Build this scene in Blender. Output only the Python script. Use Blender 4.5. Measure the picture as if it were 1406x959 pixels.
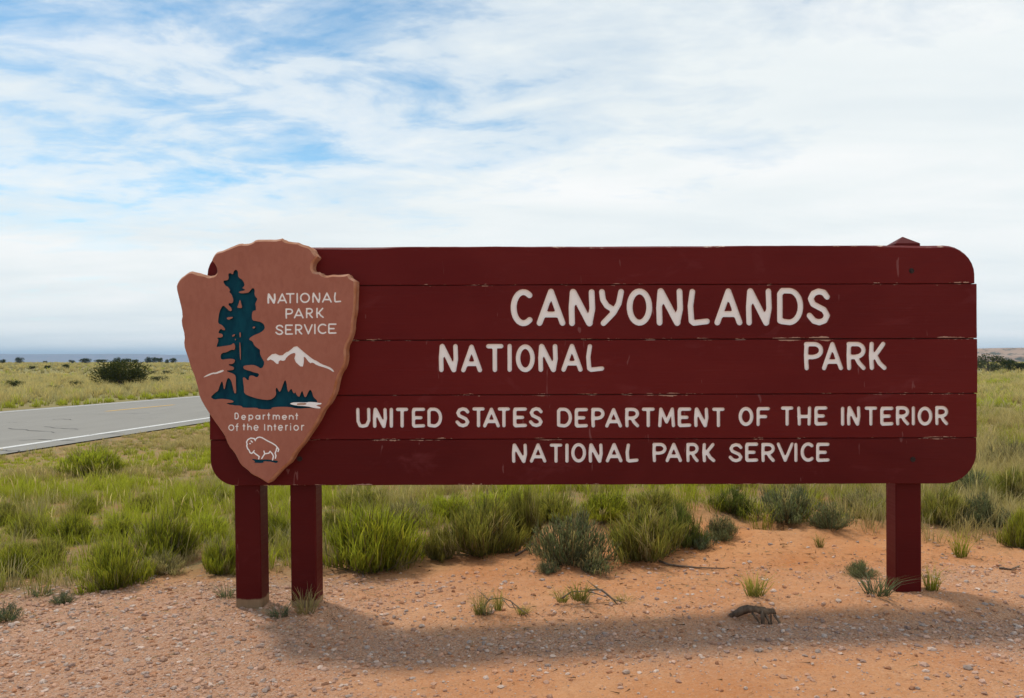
import bpy, math, random
import numpy as np
from mathutils import Vector, Matrix, geometry
R = math.radians
rng = np.random.default_rng(7)
random.seed(7)
for o in list(bpy.data.objects): bpy.data.objects.remove(o)
SC = bpy.context.scene
COL = SC.collection

# ------------------------------------------------------------------ camera
F, CX, CY, H = 1194.0, 745.0, 492.0, 1.35      # focal length and vanishing point of the photograph (1406 px wide), eye height
cam = bpy.data.cameras.new('camera'); camo = bpy.data.objects.new('camera', cam); COL.objects.link(camo)
cam.sensor_width = 36; cam.lens = F / 1406 * 36
cam.shift_x = (703 - CX) / 1406; cam.shift_y = (CY - 479.5) / 1406
cam.clip_start = 0.05; cam.clip_end = 40000
camo.location = (0, 0, H); camo.rotation_euler = (R(90), 0, 0)
SC.camera = camo
# ------------------------------------------------------------------ sun, sky, exposure
SUN = Vector((-0.42, 0.35, 1.0)).normalized()
SUN_EL = math.asin(SUN.z); SUN_AZ = math.atan2(SUN.x, SUN.y)
sl = bpy.data.lights.new('sun', 'SUN'); so = bpy.data.objects.new('sun', sl); COL.objects.link(so)
sl.energy = 2.15; sl.angle = R(6); sl.color = (1, .92, .80)
so.rotation_euler = SUN.to_track_quat('Z', 'Y').to_euler(); so.location = (-20, 20, 40)
SC.view_settings.view_transform = 'Standard'; SC.view_settings.look = 'None'
SC.view_settings.exposure = 0.30; SC.view_settings.gamma = 1.0
SC.cycles.max_bounces = 6; SC.cycles.diffuse_bounces = 3; SC.cycles.glossy_bounces = 2
SC.cycles.transmission_bounces = 3; SC.cycles.volume_bounces = 0; SC.cycles.transparent_max_bounces = 6
SC.cycles.use_denoising = True
SC.cycles.sample_clamp_indirect = 4

def N(nt, t, **kw):
    n = nt.nodes.new(t)
    for k, v in kw.items():
        if k in ('operation', 'blend_type', 'data_type', 'noise_dimensions', 'feature', 'attribute_name', 'attribute_type', 'distance', 'wave_type', 'bands_direction', 'interpolation_type', 'clamp', 'normalize', 'sky_type', 'vector_type', 'rotation_type', 'use_clamp', 'noise_type'):
            setattr(n, k, v)
    return n
def ramp(nt, fac, stops, interp='LINEAR'):
    n = nt.nodes.new('ShaderNodeValToRGB'); n.color_ramp.interpolation = interp
    e = n.color_ramp.elements
    while len(e) < len(stops): e.new(0.5)
    for q, (p, c) in zip(e, stops):
        q.position = p; q.color = (*c, 1) if not isinstance(c, (int, float)) else (c, c, c, 1)
    nt.links.new(fac, n.inputs[0]); return n.outputs[0]
def mix(nt, fac, a, b, mode='MIX'):
    n = nt.nodes.new('ShaderNodeMix'); n.data_type = 'RGBA'; n.blend_type = mode
    for s, v in ((n.inputs[0], fac), (n.inputs[6], a), (n.inputs[7], b)):
        if isinstance(v, bpy.types.NodeSocket): nt.links.new(v, s)
        elif isinstance(v, (int, float)): s.default_value = v if s == n.inputs[0] else (v, v, v, 1)
        else: s.default_value = (*v, 1)
    return n.outputs[2]
def mth(nt, op, a, b=0.0, c=0.0, clamp=False):
    n = nt.nodes.new('ShaderNodeMath'); n.operation = op; n.use_clamp = clamp
    for s, v in zip(n.inputs, (a, b, c)):
        if isinstance(v, bpy.types.NodeSocket): nt.links.new(v, s)
        else: s.default_value = v
    return n.outputs[0]
def noise(nt, vec, scale, detail=4, rough=.55, dist=0.0, out=0, lac=2.0):
    n = nt.nodes.new('ShaderNodeTexNoise')
    n.inputs['Scale'].default_value = scale; n.inputs['Detail'].default_value = detail
    n.inputs['Roughness'].default_value = rough; n.inputs['Distortion'].default_value = dist; n.inputs['Lacunarity'].default_value = lac
    if vec is not None: nt.links.new(vec, n.inputs['Vector'])
    return n.outputs[out]
def mapping(nt, vec, scale=(1, 1, 1), loc=(0, 0, 0), rot=(0, 0, 0)):
    n = nt.nodes.new('ShaderNodeMapping')
    n.inputs['Scale'].default_value = scale; n.inputs['Location'].default_value = loc; n.inputs['Rotation'].default_value = rot
    nt.links.new(vec, n.inputs['Vector']); return n.outputs[0]

W = bpy.data.worlds.new('World'); SC.world = W; W.use_nodes = True
wt = W.node_tree; wt.nodes.clear()
sky = wt.nodes.new('ShaderNodeTexSky'); sky.sky_type = 'NISHITA'; sky.sun_disc = False
sky.sun_elevation = SUN_EL; sky.sun_rotation = SUN_AZ; sky.altitude = 1800; sky.air_density = 1.0; sky.dust_density = .6; sky.ozone_density = 1.6
tc = wt.nodes.new('ShaderNodeTexCoord')
sep = wt.nodes.new('ShaderNodeSeparateXYZ'); wt.links.new(tc.outputs['Generated'], sep.inputs[0])
zz = mth(wt, 'ADD', mth(wt, 'MAXIMUM', sep.outputs[2], 0.0), 0.10)
comb = wt.nodes.new('ShaderNodeCombineXYZ')
wt.links.new(mth(wt, 'DIVIDE', sep.outputs[0], zz), comb.inputs[0]); wt.links.new(mth(wt, 'DIVIDE', sep.outputs[1], zz), comb.inputs[1])
P = comb.outputs[0]
n1 = noise(wt, mapping(wt, P, (.34, .62, 1), (3.1, 1.75, 0), (0, 0, .25)), 1.0, 3, .5, .5)      # large veils
n2 = noise(wt, mapping(wt, P, (2.0, 2.5, 1), (8.3, .4, 2.0), (0, 0, .4)), 1.0, 10, .62, .45)     # streaks and curls
cov = mth(wt, 'ADD', mth(wt, 'MULTIPLY', n1, .55), mth(wt, 'MULTIPLY', n2, .55))
n3 = noise(wt, mapping(wt, P, (6.5, 8.5, 1), (2.3, 5.4, 4.0), (0, 0, .7)), 1.0, 8, .6, .3)
cov = mth(wt, 'ADD', cov, mth(wt, 'MULTIPLY', mth(wt, 'SUBTRACT', n3, .5), .20))
low = mth(wt, 'SUBTRACT', 1.0, mth(wt, 'MULTIPLY', sep.outputs[2], 2.7), clamp=True)            # a veil thickens to the horizon
cov = mth(wt, 'ADD', cov, mth(wt, 'MULTIPLY', low, .36))
cov = mth(wt, 'ADD', cov, mth(wt, 'MULTIPLY', sep.outputs[0], .27))                              # clearer to the west
cmask = ramp(wt, cov, [(.41, 0.06), (.48, .38), (.53, .70), (.66, .99)], 'LINEAR')
shade = noise(wt, mapping(wt, P, (.8, 1.3, 1), (1.3, 4.4, 7.0)), 1.0, 5, .55, .3)
ccol = ramp(wt, shade, [(.3, (6.7, 7.25, 7.45)), (.5, (7.3, 7.7, 7.75)), (.72, (8.1, 8.2, 8.15))])
skyc = mix(wt, 1.0, sky.outputs[0], (.95, 1.25, 1.18), 'MULTIPLY')
wcol = mix(wt, cmask, skyc, ccol)
bg = wt.nodes.new('ShaderNodeBackground'); bg.inputs[1].default_value = 0.10
wt.links.new(wcol, bg.inputs[0])
wo = wt.nodes.new('ShaderNodeOutputWorld'); wt.links.new(bg.outputs[0], wo.inputs[0])
W.cycles.sampling_method = 'MANUAL'; W.cycles.sample_map_resolution = 512

# ------------------------------------------------------------------ helpers
def tag(o, label=None, cat=None, group=None, kind=None):
    if label: o['label'] = label
    if cat: o['category'] = cat
    if group: o['group'] = group
    if kind: o['kind'] = kind
    return o
def empty(name, loc=(0, 0, 0), parent=None):
    o = bpy.data.objects.new(name, None); COL.objects.link(o); o.location = loc; o.empty_display_size = .2; o.parent = parent; return o
def link(name, me, parent=None, loc=(0, 0, 0)):
    o = bpy.data.objects.new(name, me); COL.objects.link(o); o.parent = parent; o.location = loc; return o
def copy_tree(o, parent=None):
    c = o.copy(); COL.objects.link(c); c.parent = parent
    for ch in [q for q in bpy.data.objects if q.parent == o]: copy_tree(ch, c)
    return c
def np_mesh(name, V, T, mats, col=None, fmat=None, smooth=False):
    """triangle mesh from numpy arrays"""
    V = np.asarray(V, np.float32).reshape(-1, 3); T = np.asarray(T, np.int32).reshape(-1, 3)
    me = bpy.data.meshes.new(name)
    me.vertices.add(len(V)); me.vertices.foreach_set('co', V.ravel())
    me.loops.add(T.size); me.loops.foreach_set('vertex_index', T.ravel())
    me.polygons.add(len(T)); me.polygons.foreach_set('loop_start', np.arange(0, T.size, 3, dtype=np.int32))
    if fmat is not None: me.polygons.foreach_set('material_index', np.asarray(fmat, np.int32))
    me.polygons.foreach_set('use_smooth', np.full(len(T), smooth))
    for m in (mats if isinstance(mats, (list, tuple)) else [mats]): me.materials.append(m)
    if col is not None:
        a = me.attributes.new('tint', 'FLOAT_COLOR', 'POINT')
        c = np.ones((len(V), 4), np.float32); c[:, :3] = col
        a.data.foreach_set('color', c.ravel())
    me.update(calc_edges=True)
    return me
def py_mesh(name, V, Fs, mats, fmat=None, smooth=False):
    me = bpy.data.meshes.new(name); me.from_pydata([tuple(v) for v in V], [], [tuple(f) for f in Fs])
    for m in (mats if isinstance(mats, (list, tuple)) else [mats]): me.materials.append(m)
    if fmat is not None: me.polygons.foreach_set('material_index', np.asarray(fmat, np.int32))
    me.polygons.foreach_set('use_smooth', np.full(len(Fs), smooth)); me.update(); return me
def tube_arrays(pts, rads, k=6, jit=0.0):
    pts = [Vector(p) for p in pts]; V = []; T = []
    for i, p in enumerate(pts):
        d = (pts[min(i + 1, len(pts) - 1)] - pts[max(i - 1, 0)]).normalized()
        a = d.cross(Vector((0.31, .2, 1))).normalized(); b = d.cross(a)
        for j in range(k):
            t = 2 * math.pi * j / k; r = rads[i] * (1 + jit * random.uniform(-1, 1))
            V.append(p + a * math.cos(t) * r + b * math.sin(t) * r)
    for i in range(len(pts) - 1):
        for j in range(k):
            a, b = i * k + j, i * k + (j + 1) % k
            T += [(a, b, b + k), (a, b + k, a + k)]
    n = len(V); V += [pts[0], pts[-1]]
    for j in range(k):
        T.append((n, (j + 1) % k, j)); T.append((n + 1, (len(pts) - 1) * k + j, (len(pts) - 1) * k + (j + 1) % k))
    return np.array([tuple(v) for v in V]), np.array(T)
def join(parts):
    Vs, Ts, n = [], [], 0
    for V, T in parts: Vs.append(V); Ts.append(np.asarray(T) + n); n += len(V)
    return np.concatenate(Vs), np.concatenate(Ts)
# value noise for terrain and scatter masks
_perm = np.random.default_rng(3).random((256, 256))
def vnoise(x, y):
    xi = np.floor(x).astype(int); yi = np.floor(y).astype(int); fx = x - xi; fy = y - yi
    fx = fx * fx * (3 - 2 * fx); fy = fy * fy * (3 - 2 * fy)
    g = lambda a, b: _perm[a & 255, b & 255]
    return (g(xi, yi) * (1 - fx) + g(xi + 1, yi) * fx) * (1 - fy) + (g(xi, yi + 1) * (1 - fx) + g(xi + 1, yi + 1) * fx) * fy
def fbm(x, y, o=4):
    s = 0; a = .5
    for k in range(o): s = s + a * vnoise(x * 2 ** k + 17.3 * k, y * 2 ** k + 5.1 * k); a *= .5
    return s / (1 - .5 ** o)
def sstep(a, b, x):
    t = np.clip((x - a) / (b - a), 0, 1); return t * t * (3 - 2 * t)

# ------------------------------------------------------------------ materials
def mat(name):
    m = bpy.data.materials.new(name); m.use_nodes = True; nt = m.node_tree
    b = nt.nodes['Principled BSDF']; return m, nt, b
def coords(nt, kind='Object'):
    return nt.nodes.new('ShaderNodeTexCoord').outputs[kind]
def bump(nt, b, hgt, strength=.3, dist=.01):
    n = nt.nodes.new('ShaderNodeBump'); n.inputs['Strength'].default_value = strength; n.inputs['Distance'].default_value = dist
    nt.links.new(hgt, n.inputs['Height']); nt.links.new(n.outputs[0], b.inputs['Normal'])
def posn(nt): return nt.nodes.new('ShaderNodeNewGeometry').outputs['Position']

def red_paint(name, chips):
    m, nt, b = mat(name)
    p = posn(nt)
    big = noise(nt, mapping(nt, p, (1.2, 1, 3)), 1.6, 4, .6)
    grain = noise(nt, mapping(nt, p, (3, 3, 90)), 1.0, 5, .65)
    c = mix(nt, big, (.078, .0034, .0034), (.114, .0068, .0062))
    c = mix(nt, mth(nt, 'MULTIPLY', ramp(nt, grain, [(.45, 0), (.75, 1)]), .35), c, (.09, .007, .009))
    oi = nt.nodes.new('ShaderNodeObjectInfo')
    c = mix(nt, 1.0, c, mth(nt, 'MULTIPLY_ADD', oi.outputs['Random'], .35, .9), 'MULTIPLY')
    sun_f = ramp(nt, noise(nt, mapping(nt, p, (.7, .7, 1.1), (7, 0, 2)), 1.0, 5, .6, .5), [(.42, 0), (.66, 1)])
    c = mix(nt, mth(nt, 'MULTIPLY', sun_f, .30), c, (.175, .022, .018))
    fade = ramp(nt, noise(nt, mapping(nt, p, (1, 1, 1.6), (4, 2, 1)), 3.2, 6, .6, .6), [(.60, 0), (.8, 1)])
    c = mix(nt, mth(nt, 'MULTIPLY', fade, .42), c, (.22, .05, .055))
    scr = ramp(nt, noise(nt, mapping(nt, p, (26, 26, 5), (0, 0, 3), (0, .6, 0)), 1.0, 2, .4, 1.2), [(.735, 0), (.76, 1)])
    c = mix(nt, mth(nt, 'MULTIPLY', scr, .22), c, (.42, .24, .23))
    if chips:
        q = noise(nt, mapping(nt, p, (9, 9, 30)), 1.0, 6, .7)
        k = ramp(nt, q, [(chips, 0), (chips + .035, 1)])
        c = mix(nt, k, c, (.52, .36, .27))
    oc = nt.nodes.new('ShaderNodeSeparateXYZ'); nt.links.new(coords(nt), oc.inputs[0])
    chk = ramp(nt, noise(nt, mapping(nt, p, (.9, .9, 55), (2, 0, 5)), 1.0, 3, .5, .15), [(.735, 0), (.75, 1)])
    c = mix(nt, mth(nt, 'MULTIPLY', chk, .75), c, (.018, .002, .003))
    if not chips:
        e = []
        for nm in ('edge_low', 'edge_high'):
            a_ = nt.nodes.new('ShaderNodeAttribute'); a_.attribute_type = 'OBJECT'; a_.attribute_name = nm
            e.append(mth(nt, 'ABSOLUTE', mth(nt, 'SUBTRACT', oc.outputs[2], a_.outputs['Fac'])))
        dist = mth(nt, 'MINIMUM', e[0], e[1])
        lng = noise(nt, mapping(nt, p, (5.5, 5.5, 14), (0, 3, 0)), 1.0, 5, .7)
        lim = mth(nt, 'MULTIPLY', mth(nt, 'SUBTRACT', lng, .53), .075)
        k = ramp(nt, mth(nt, 'MULTIPLY', mth(nt, 'SUBTRACT', lim, dist), 800), [(.3, 0), (.7, 1)])
        c = mix(nt, mth(nt, 'MULTIPLY', k, .8), c, (.50, .33, .24))
    nt.links.new(c, b.inputs['Base Color'])
    nt.links.new(ramp(nt, grain, [(.2, .42), (.8, .62)]), b.inputs['Roughness'])
    b.inputs['Specular IOR Level'].default_value = .13
    bump(nt, b, grain, .5, .003)
    return m
M_RED = red_paint('red_brown_paint', 0)
M_REDW = red_paint('red_brown_paint_chipped', .60)
def post_paint():
    m = red_paint('post_paint', .70); nt = m.node_tree; b = nt.nodes['Principled BSDF']
    src = b.inputs['Base Color'].links[0].from_socket
    at = nt.nodes.new('ShaderNodeAttribute'); at.attribute_type = 'OBJECT'; at.attribute_name = 'bare_height'
    p = posn(nt); s = nt.nodes.new('ShaderNodeSeparateXYZ'); nt.links.new(p, s.inputs[0])
    wob = mth(nt, 'MULTIPLY', noise(nt, mapping(nt, p, (14, 14, 2)), 1.0, 4, .6), .035)
    lv = mth(nt, 'SUBTRACT', mth(nt, 'ADD', s.outputs[2], wob), at.outputs['Fac'])
    k = ramp(nt, mth(nt, 'MULTIPLY', lv, 60), [(.0, 1), (.5, 0)])
    wood = mix(nt, noise(nt, mapping(nt, p, (40, 40, 4)), 1.0, 5, .6), (.15, .095, .055), (.34, .22, .13))
    nt.links.new(mix(nt, k, mix(nt, 1.0, src, (.72, .6, .6), 'MULTIPLY'), wood), b.inputs['Base Color']); return m
M_POST = post_paint()
def white_paint():
    m, nt, b = mat('letter_white_paint'); p = posn(nt)
    n = noise(nt, p, 30, 5, .65)
    c = mix(nt, n, (.88, .87, .85), (.94, .94, .93))
    nt.links.new(c, b.inputs['Base Color']); b.inputs['Roughness'].default_value = .55; bump(nt, b, noise(nt, p, 160, 3), .15, .001); return m
M_WHITE = white_paint()
def simple(name, c1, c2, scale, rough=.7, spec=.3, bmp=.3, bd=.004, stretch=(1, 1, 1)):
    m, nt, b = mat(name); p = mapping(nt, posn(nt), stretch)
    n = noise(nt, p, scale, 6, .62)
    nt.links.new(mix(nt, ramp(nt, n, [(.3, 0), (.7, 1)]), c1, c2), b.inputs['Base Color'])
    b.inputs['Roughness'].default_value = rough; b.inputs['Specular IOR Level'].default_value = spec
    if bmp: bump(nt, b, n, bmp, bd)
    return m
M_LEDGE = simple('letter_edge', (.30, .13, .09), (.55, .40, .30), 60)
M_BLUE = simple('tree_blue_paint', (.002, .030, .055), (.004, .068, .098), 26, .75, .10, .5, .003, (1, 1, .35))
M_BOLT = simple('bolt_steel', (.012, .008, .008), (.04, .022, .018), 90, .6)
def arrow_mat():
    m, nt, b = mat('arrowhead_brown'); p = posn(nt)
    st = noise(nt, mapping(nt, p, (34, 34, 17), (0, 0, 0), (0, .45, 0)), 1.0, 7, .7, .8)
    big = noise(nt, p, 5, 4, .55)
    c = mix(nt, big, (.33, .115, .074), (.415, .162, .110))
    c = mix(nt, mth(nt, 'MULTIPLY', ramp(nt, st, [(.42, 0), (.68, 1)]), .5), c, (.29, .095, .062))
    nt.links.new(c, b.inputs['Base Color']); b.inputs['Roughness'].default_value = .72; b.inputs['Specular IOR Level'].default_value = .25
    bump(nt, b, st, .45, .004); return m
M_ARROW = arrow_mat()
M_ARROWE = simple('arrowhead_chipped_edge', (.36, .13, .05), (.52, .28, .19), 14, .75, .2, .5, .006)

# ------------------------------------------------------------------ ground
SIGN_Y = 4.64
ROADN = lambda y: -7.70 + .085 * (y - 16)       # near white line
ROADF = lambda y: -12.6 + .16 * (y - 25.6)     # far white line
def ground_z(x, y, fine=True):
    x = np.asarray(x, float); y = np.asarray(y, float)
    z = .10 * sstep(-1.2, 2.2, x) * (1 - .5 * sstep(9, 20, y))
    z = z + .15 * np.exp(-((x - 1.15) / 1.7) ** 2 - ((y - 7.3) / 1.1) ** 2)
    z = z + .05 * sstep(5.2, 6.4, y) * sstep(-3.6, -1.5, x) * (1 - sstep(9, 13, y))
    nearm = np.exp(-((y - 5) / 6) ** 2)
    z = z + nearm * .05 * (fbm(x * .9 + 3, y * .9, 3) - .5)
    if fine: z = z + np.exp(-((y - 4.5) / 3.5) ** 2) * (.022 * (fbm(x * 4.2, y * 4.2, 4) - .5) + .012 * (fbm(x * 13 + 5, y * 13, 3) - .5))
    z = z - .055 * (1 - sstep(4.34, 4.62, y)) * sstep(-1.8, -.5, x)          # the apron lies a little lower than the post line
    z = z + .04 * np.exp(-((x - 1.04) / .10) ** 2 - ((y - 4.47) / .07) ** 2)      # earth heaped against the dead root
    # rough little banks in the orange sand behind the sign
    bank = np.exp(-((y - 6.3) / .7) ** 2) * sstep(-.2, .8, x) * (1 - sstep(2.4, 3.4, x))
    z = z + bank * .14 * (fbm(x * 2.6 + 9, y * 2.6, 4) - .45)
    # meadow undulation, flattened along the road
    cen = (ROADN(y) + ROADF(y)) / 2; off = sstep(4.2, 9, np.abs(x - cen))
    z = z * np.where(x < cen + 10, sstep(3.6, 6.0, np.abs(x - cen)), 1)
    z = z + off * sstep(18, 60, y) * .22 * (fbm(x * .05, y * .05, 2) - .5)
    # the rim: land falls away, then a valley floor
    r = y + .12 * x
    z = z - 42 * sstep(255, 900, r)
    return z
def at(px, py, dmax=246):
    """where the view line of a photo pixel meets the ground"""
    d = np.concatenate([np.arange(2.5, 20, .01), np.arange(20, dmax, .1)])
    x = (px - CX) / F * d; zr = H - (py - CY) / F * d
    hit = np.nonzero(zr <= ground_z(x, d, False))[0]
    i = hit[0] if len(hit) else len(d) - 1
    return Vector((x[i], d[i], float(ground_z(x[i], d[i]))))
# vegetation boundary (bare apron in front): piecewise distance of the grass edge
BX = [-9, -3.2, -2.75, -2.2, -1.6, -1.0, -.6, -.2, 1.2, 1.8, 2.6, 3.2, 9]
BY = [4.4, 4.65, 5.0, 5.15, 5.2, 5.3, 5.6, 6.0, 6.25, 6.1, 5.75, 5.5, 5.3]
def cover(x, y):
    b = np.interp(x, BX, BY) + .5 * (fbm(x * 1.7, y * 1.7 + 40, 3) - .5)
    return sstep(-.30, .75, y - b)
def gravel(x, y):
    g = .30 + .75 * sstep(-.1, -1.6, x) + .35 * sstep(1.4, 2.6, x) + .7 * np.exp(-((y - 4.15) / .28) ** 2)
    g = g * (1 - .75 * sstep(5.0, 5.7, y)) * (.45 + 1.1 * fbm(x * 1.8 + 20, y * 2.6, 4))
    return np.clip(g, 0, 1)

def axis(fine0, fine1, step, lo, hi, g=1.16):
    a = list(np.arange(fine0, fine1, step))
    s = step; v = fine1
    while v < hi: a.append(v); s *= g; v += s
    a.append(hi); s = step; v = fine0 - step
    while v > lo: a.insert(0, v); s *= g; v -= s
    a.insert(0, lo); return np.array(a)
gx = axis(-3.4, 3.4, .025, -8600, 8600, 1.09); gy = axis(2.7, 7.4, .025, -420, 8800, 1.055)
GX, GY = np.meshgrid(gx, gy); GZ = ground_z(GX, GY)
nx, ny = len(gx), len(gy)
idx = np.arange(nx * ny).reshape(ny, nx)
q = np.stack([idx[:-1, :-1], idx[:-1, 1:], idx[1:, 1:], idx[1:, :-1]], -1).reshape(-1, 4)
T = np.concatenate([q[:, [0, 1, 2]], q[:, [0, 2, 3]]])
def ground_mat():
    m, nt, b = mat('red_sand_and_meadow_soil'); p = posn(nt)
    ac = nt.nodes.new('ShaderNodeAttribute'); ac.attribute_name = 'tint'
    s = nt.nodes.new('ShaderNodeSeparateColor'); nt.links.new(ac.outputs['Color'], s.inputs[0])
    cov, grv, far = s.outputs[0], s.outputs[1], s.outputs[2]
    a = noise(nt, p, 2.2, 6, .62, .3); f = noise(nt, p, 60, 5, .7)
    sand = mix(nt, ramp(nt, a, [(.3, 0), (.7, 1)]), (.50, .185, .055), (.61, .295, .13))
    cl = noise(nt, p, 16, 6, .7, .4)
    sand = mix(nt, ramp(nt, cl, [(.30, .6), (.47, 0)]), sand, (.31, .11, .04))
    sand = mix(nt, mth(nt, 'MULTIPLY', ramp(nt, f, [(.45, 0), (.72, 1)]), .7), sand, (.56, .29, .14))
    v = nt.nodes.new('ShaderNodeTexVoronoi'); v.inputs['Scale'].default_value = 85; nt.links.new(p, v.inputs['Vector'])
    gc = ramp(nt, v.outputs['Color'], [(.15, (.40, .215, .135)), (.45, (.53, .32, .215)), (.7, (.46, .31, .23)), (.95, (.64, .46, .35))])
    sand = mix(nt, mth(nt, 'MULTIPLY', grv, .75), sand, gc)
    th = noise(nt, p, 5, 6, .65)
    soil = mix(nt, ramp(nt, th, [(.35, 0), (.6, 1)]), (.36, .19, .085), (.27, .215, .10))
    mead = mix(nt, noise(nt, mapping(nt, p, (.03, .11, 1)), 1.0, 6, .6), (.30, .25, .105), (.19, .175, .065))
    c = mix(nt, cov, sand, soil); c = mix(nt, far, c, mead)
    nt.links.new(c, b.inputs['Base Color']); b.inputs['Roughness'].default_value = .95; b.inputs['Specular IOR Level'].default_value = .1
    hgt = mth(nt, 'ADD', mth(nt, 'ADD', mth(nt, 'MULTIPLY', f, .5), mth(nt, 'MULTIPLY', cl, 1.3)), mth(nt, 'MULTIPLY', v.outputs['Distance'], mth(nt, 'MULTIPLY', grv, -.9)))
    bump(nt, b, hgt, .8, .02); return m
M_GROUND = ground_mat()
cv = cover(GX, GY); fr = sstep(14, 34, np.hypot(GX, GY)) * (GY > 0) + sstep(20, 40, np.abs(GX))
tint = np.stack([cv, gravel(GX, GY), np.clip(fr, 0, 1)], -1).reshape(-1, 3)
tag(link('ground', np_mesh('ground', np.stack([GX, GY, GZ], -1), T, M_GROUND, tint, smooth=True)), 'orange red sandy ground running into grassy plateau', kind='structure')

# ------------------------------------------------------------------ road
def strip(name, xa, xb, ys, z, m, parent=None):
    V = []; Fs = []
    for i, y in enumerate(ys):
        for t in np.linspace(0, 1, 5):
            V.append((xa(y) * (1 - t) + xb(y) * t, y, z))
    for i in range(len(ys) - 1):
        for j in range(4): a = i * 5 + j; Fs.append((a, a + 1, a + 6, a + 5))
    return link(name, py_mesh(name, V, Fs, m), parent)
def asphalt():
    m, nt, b = mat('weathered_asphalt'); p = posn(nt)
    n = noise(nt, mapping(nt, p, (1, .16, 1)), 2.0, 6, .6); f = noise(nt, p, 90, 3, .7)
    c = mix(nt, n, (.20, .185, .155), (.30, .28, .24)); c = mix(nt, ramp(nt, f, [(.35, .5), (.6, 0)]), c, (.16, .15, .14))
    nt.links.new(c, b.inputs['Base Color']); b.inputs['Roughness'].default_value = .85; bump(nt, b, f, .3, .006); return m
ys = np.concatenate([np.arange(-30, 60, 2.0), np.arange(60, 250, 10)])
road = strip('road', lambda y: ROADF(y) - .35, lambda y: ROADN(y) + .55, ys, .02, asphalt())
tag(road, 'weathered grey two lane asphalt road', kind='structure')
M_LINE = simple('road_line_white', (.42, .41, .38), (.80, .79, .76), 30, .7); M_YEL = simple('road_line_yellow', (.55, .30, .04), (.70, .42, .08), 25, .7)
strip('edge_line', lambda y: ROADN(y) - .07, lambda y: ROADN(y) + .07, ys, .024, M_LINE, road)
strip('edge_line', lambda y: ROADF(y) - .06, lambda y: ROADF(y) + .06, ys, .024, M_LINE, road)
CEN = lambda y: -10.85 + .13 * (y - 22)
for y0 in (9.6, 21.7, 33.8, 46, 58):
    strip('centre_dash', lambda y: CEN(y) - .06, lambda y: CEN(y) + .06, np.linspace(y0, y0 + 3.05, 4), .024, M_YEL, road)
M_TAR = simple('crack_tar', (.06, .056, .052), (.11, .10, .095), 20, .8)
for (a, b) in (((110, 571), (205, 569)), ((0, 583), (40, 581)), ((10, 590), (75, 596)), ((75, 577), (100, 578)), ((60, 588), (110, 591)), ((0, 621), (45, 622)),
               ((110, 600), (175, 597)), ((180, 577), (215, 575)), ((215, 565), (262, 560)), ((120, 608), (160, 606)), ((30, 606), (100, 607))):
    A, B = at(*a), at(*b); n = 9
    V = []; Fs = []
    for i in range(n):
        p = A.lerp(B, i / (n - 1)); wv = random.uniform(-.09, .09); w = random.uniform(.006, .028)
        V += [(p.x, p.y + wv - w, .0245), (p.x, p.y + wv + w, .0245)]
        if i: k = 2 * i; Fs.append((k - 2, k, k + 1, k - 1))
    link('crack_seal', py_mesh('crack_seal', V, Fs, M_TAR), road)

# ------------------------------------------------------------------ far land
def ridge(name, x0, x1, yc, depth, prof, c1, c2, c3, nxn=160, nyn=40, base=-45, sc=.02):
    xs = np.linspace(x0, x1, nxn); ts = np.linspace(0, 1, nyn)
    X, Tt = np.meshgrid(xs, ts); top = prof(X)
    warp = 260 * (fbm(X * .0016, Tt * 0 + 2.2, 4) - .5)
    Y = yc + depth * (Tt - .5) + warp
    up = sstep(0, .28, Tt) * .55 + sstep(.28, .36, Tt) * .3 + sstep(.36, .5, Tt) * .15 - sstep(.8, 1, Tt)
    Z = base + (top - base) * np.clip(up + .05 * (fbm(X * .01, Tt * 9, 3) - .5) * (Tt > .02), 0, 1)
    i = np.arange(nxn * nyn).reshape(nyn, nxn); q = np.stack([i[:-1, :-1], i[:-1, 1:], i[1:, 1:], i[1:, :-1]], -1).reshape(-1, 4)
    m, nt, b = mat(name + '_rock'); p = posn(nt)
    n = noise(nt, mapping(nt, p, (.004, .004, .05)), 1.0, 8, .7); n2 = noise(nt, mapping(nt, p, (1, 1, 3)), sc, 8, .75)
    c = mix(nt, ramp(nt, n, [(.35, 0), (.65, 1)]), c1, c2); c = mix(nt, ramp(nt, n2, [(.5, 0), (.58, 1)]), c, c3)
    nt.links.new(c, b.inputs['Base Color']); b.inputs['Roughness'].default_value = .95
    return tag(link(name, np_mesh(name, np.stack([X, Y, Z], -1), np.concatenate([q[:, [0, 1, 2]], q[:, [0, 2, 3]]]), m)), kind='structure')
ridge('mesa', -6400, 900, 6800, 1500, lambda x: 31 + 3 * np.sign(np.sin(x * .0013 + 1)) + 5 * (fbm(x * .002, x * 0, 3) - .5), (.22, .10, .06), (.34, .17, .11), (.13, .10, .06))['label'] = 'long flat topped mesa hazy blue on the far left horizon'
ridge('far_hill', 250, 1300, 980, 300, lambda x: 11.5 + 4 * (fbm(x * .012, x * 0 + 4, 3) - .5), (.30, .17, .11), (.42, .30, .21), (.05, .055, .03), sc=.06)['label'] = 'pale sandy hill dotted with dark scrub behind the right end of the sign'
hz = py_mesh('haze', [(sx, sy, sz) for sz in (-47.5, 62) for sx, sy in ((-8900, -500), (8900, -500), (8900, 9100), (-8900, 9100))],
             [(3, 2, 1, 0), (4, 5, 6, 7), (0, 1, 5, 4), (1, 2, 6, 5), (2, 3, 7, 6), (3, 0, 4, 7)], [])
hm = bpy.data.materials.new('haze_air'); hm.use_nodes = True; hm.node_tree.nodes.clear()
pv = hm.node_tree.nodes.new('ShaderNodeVolumePrincipled'); pv.inputs['Color'].default_value = (.50, .74, 1, 1); pv.inputs['Density'].default_value = 1.9e-4
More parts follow.
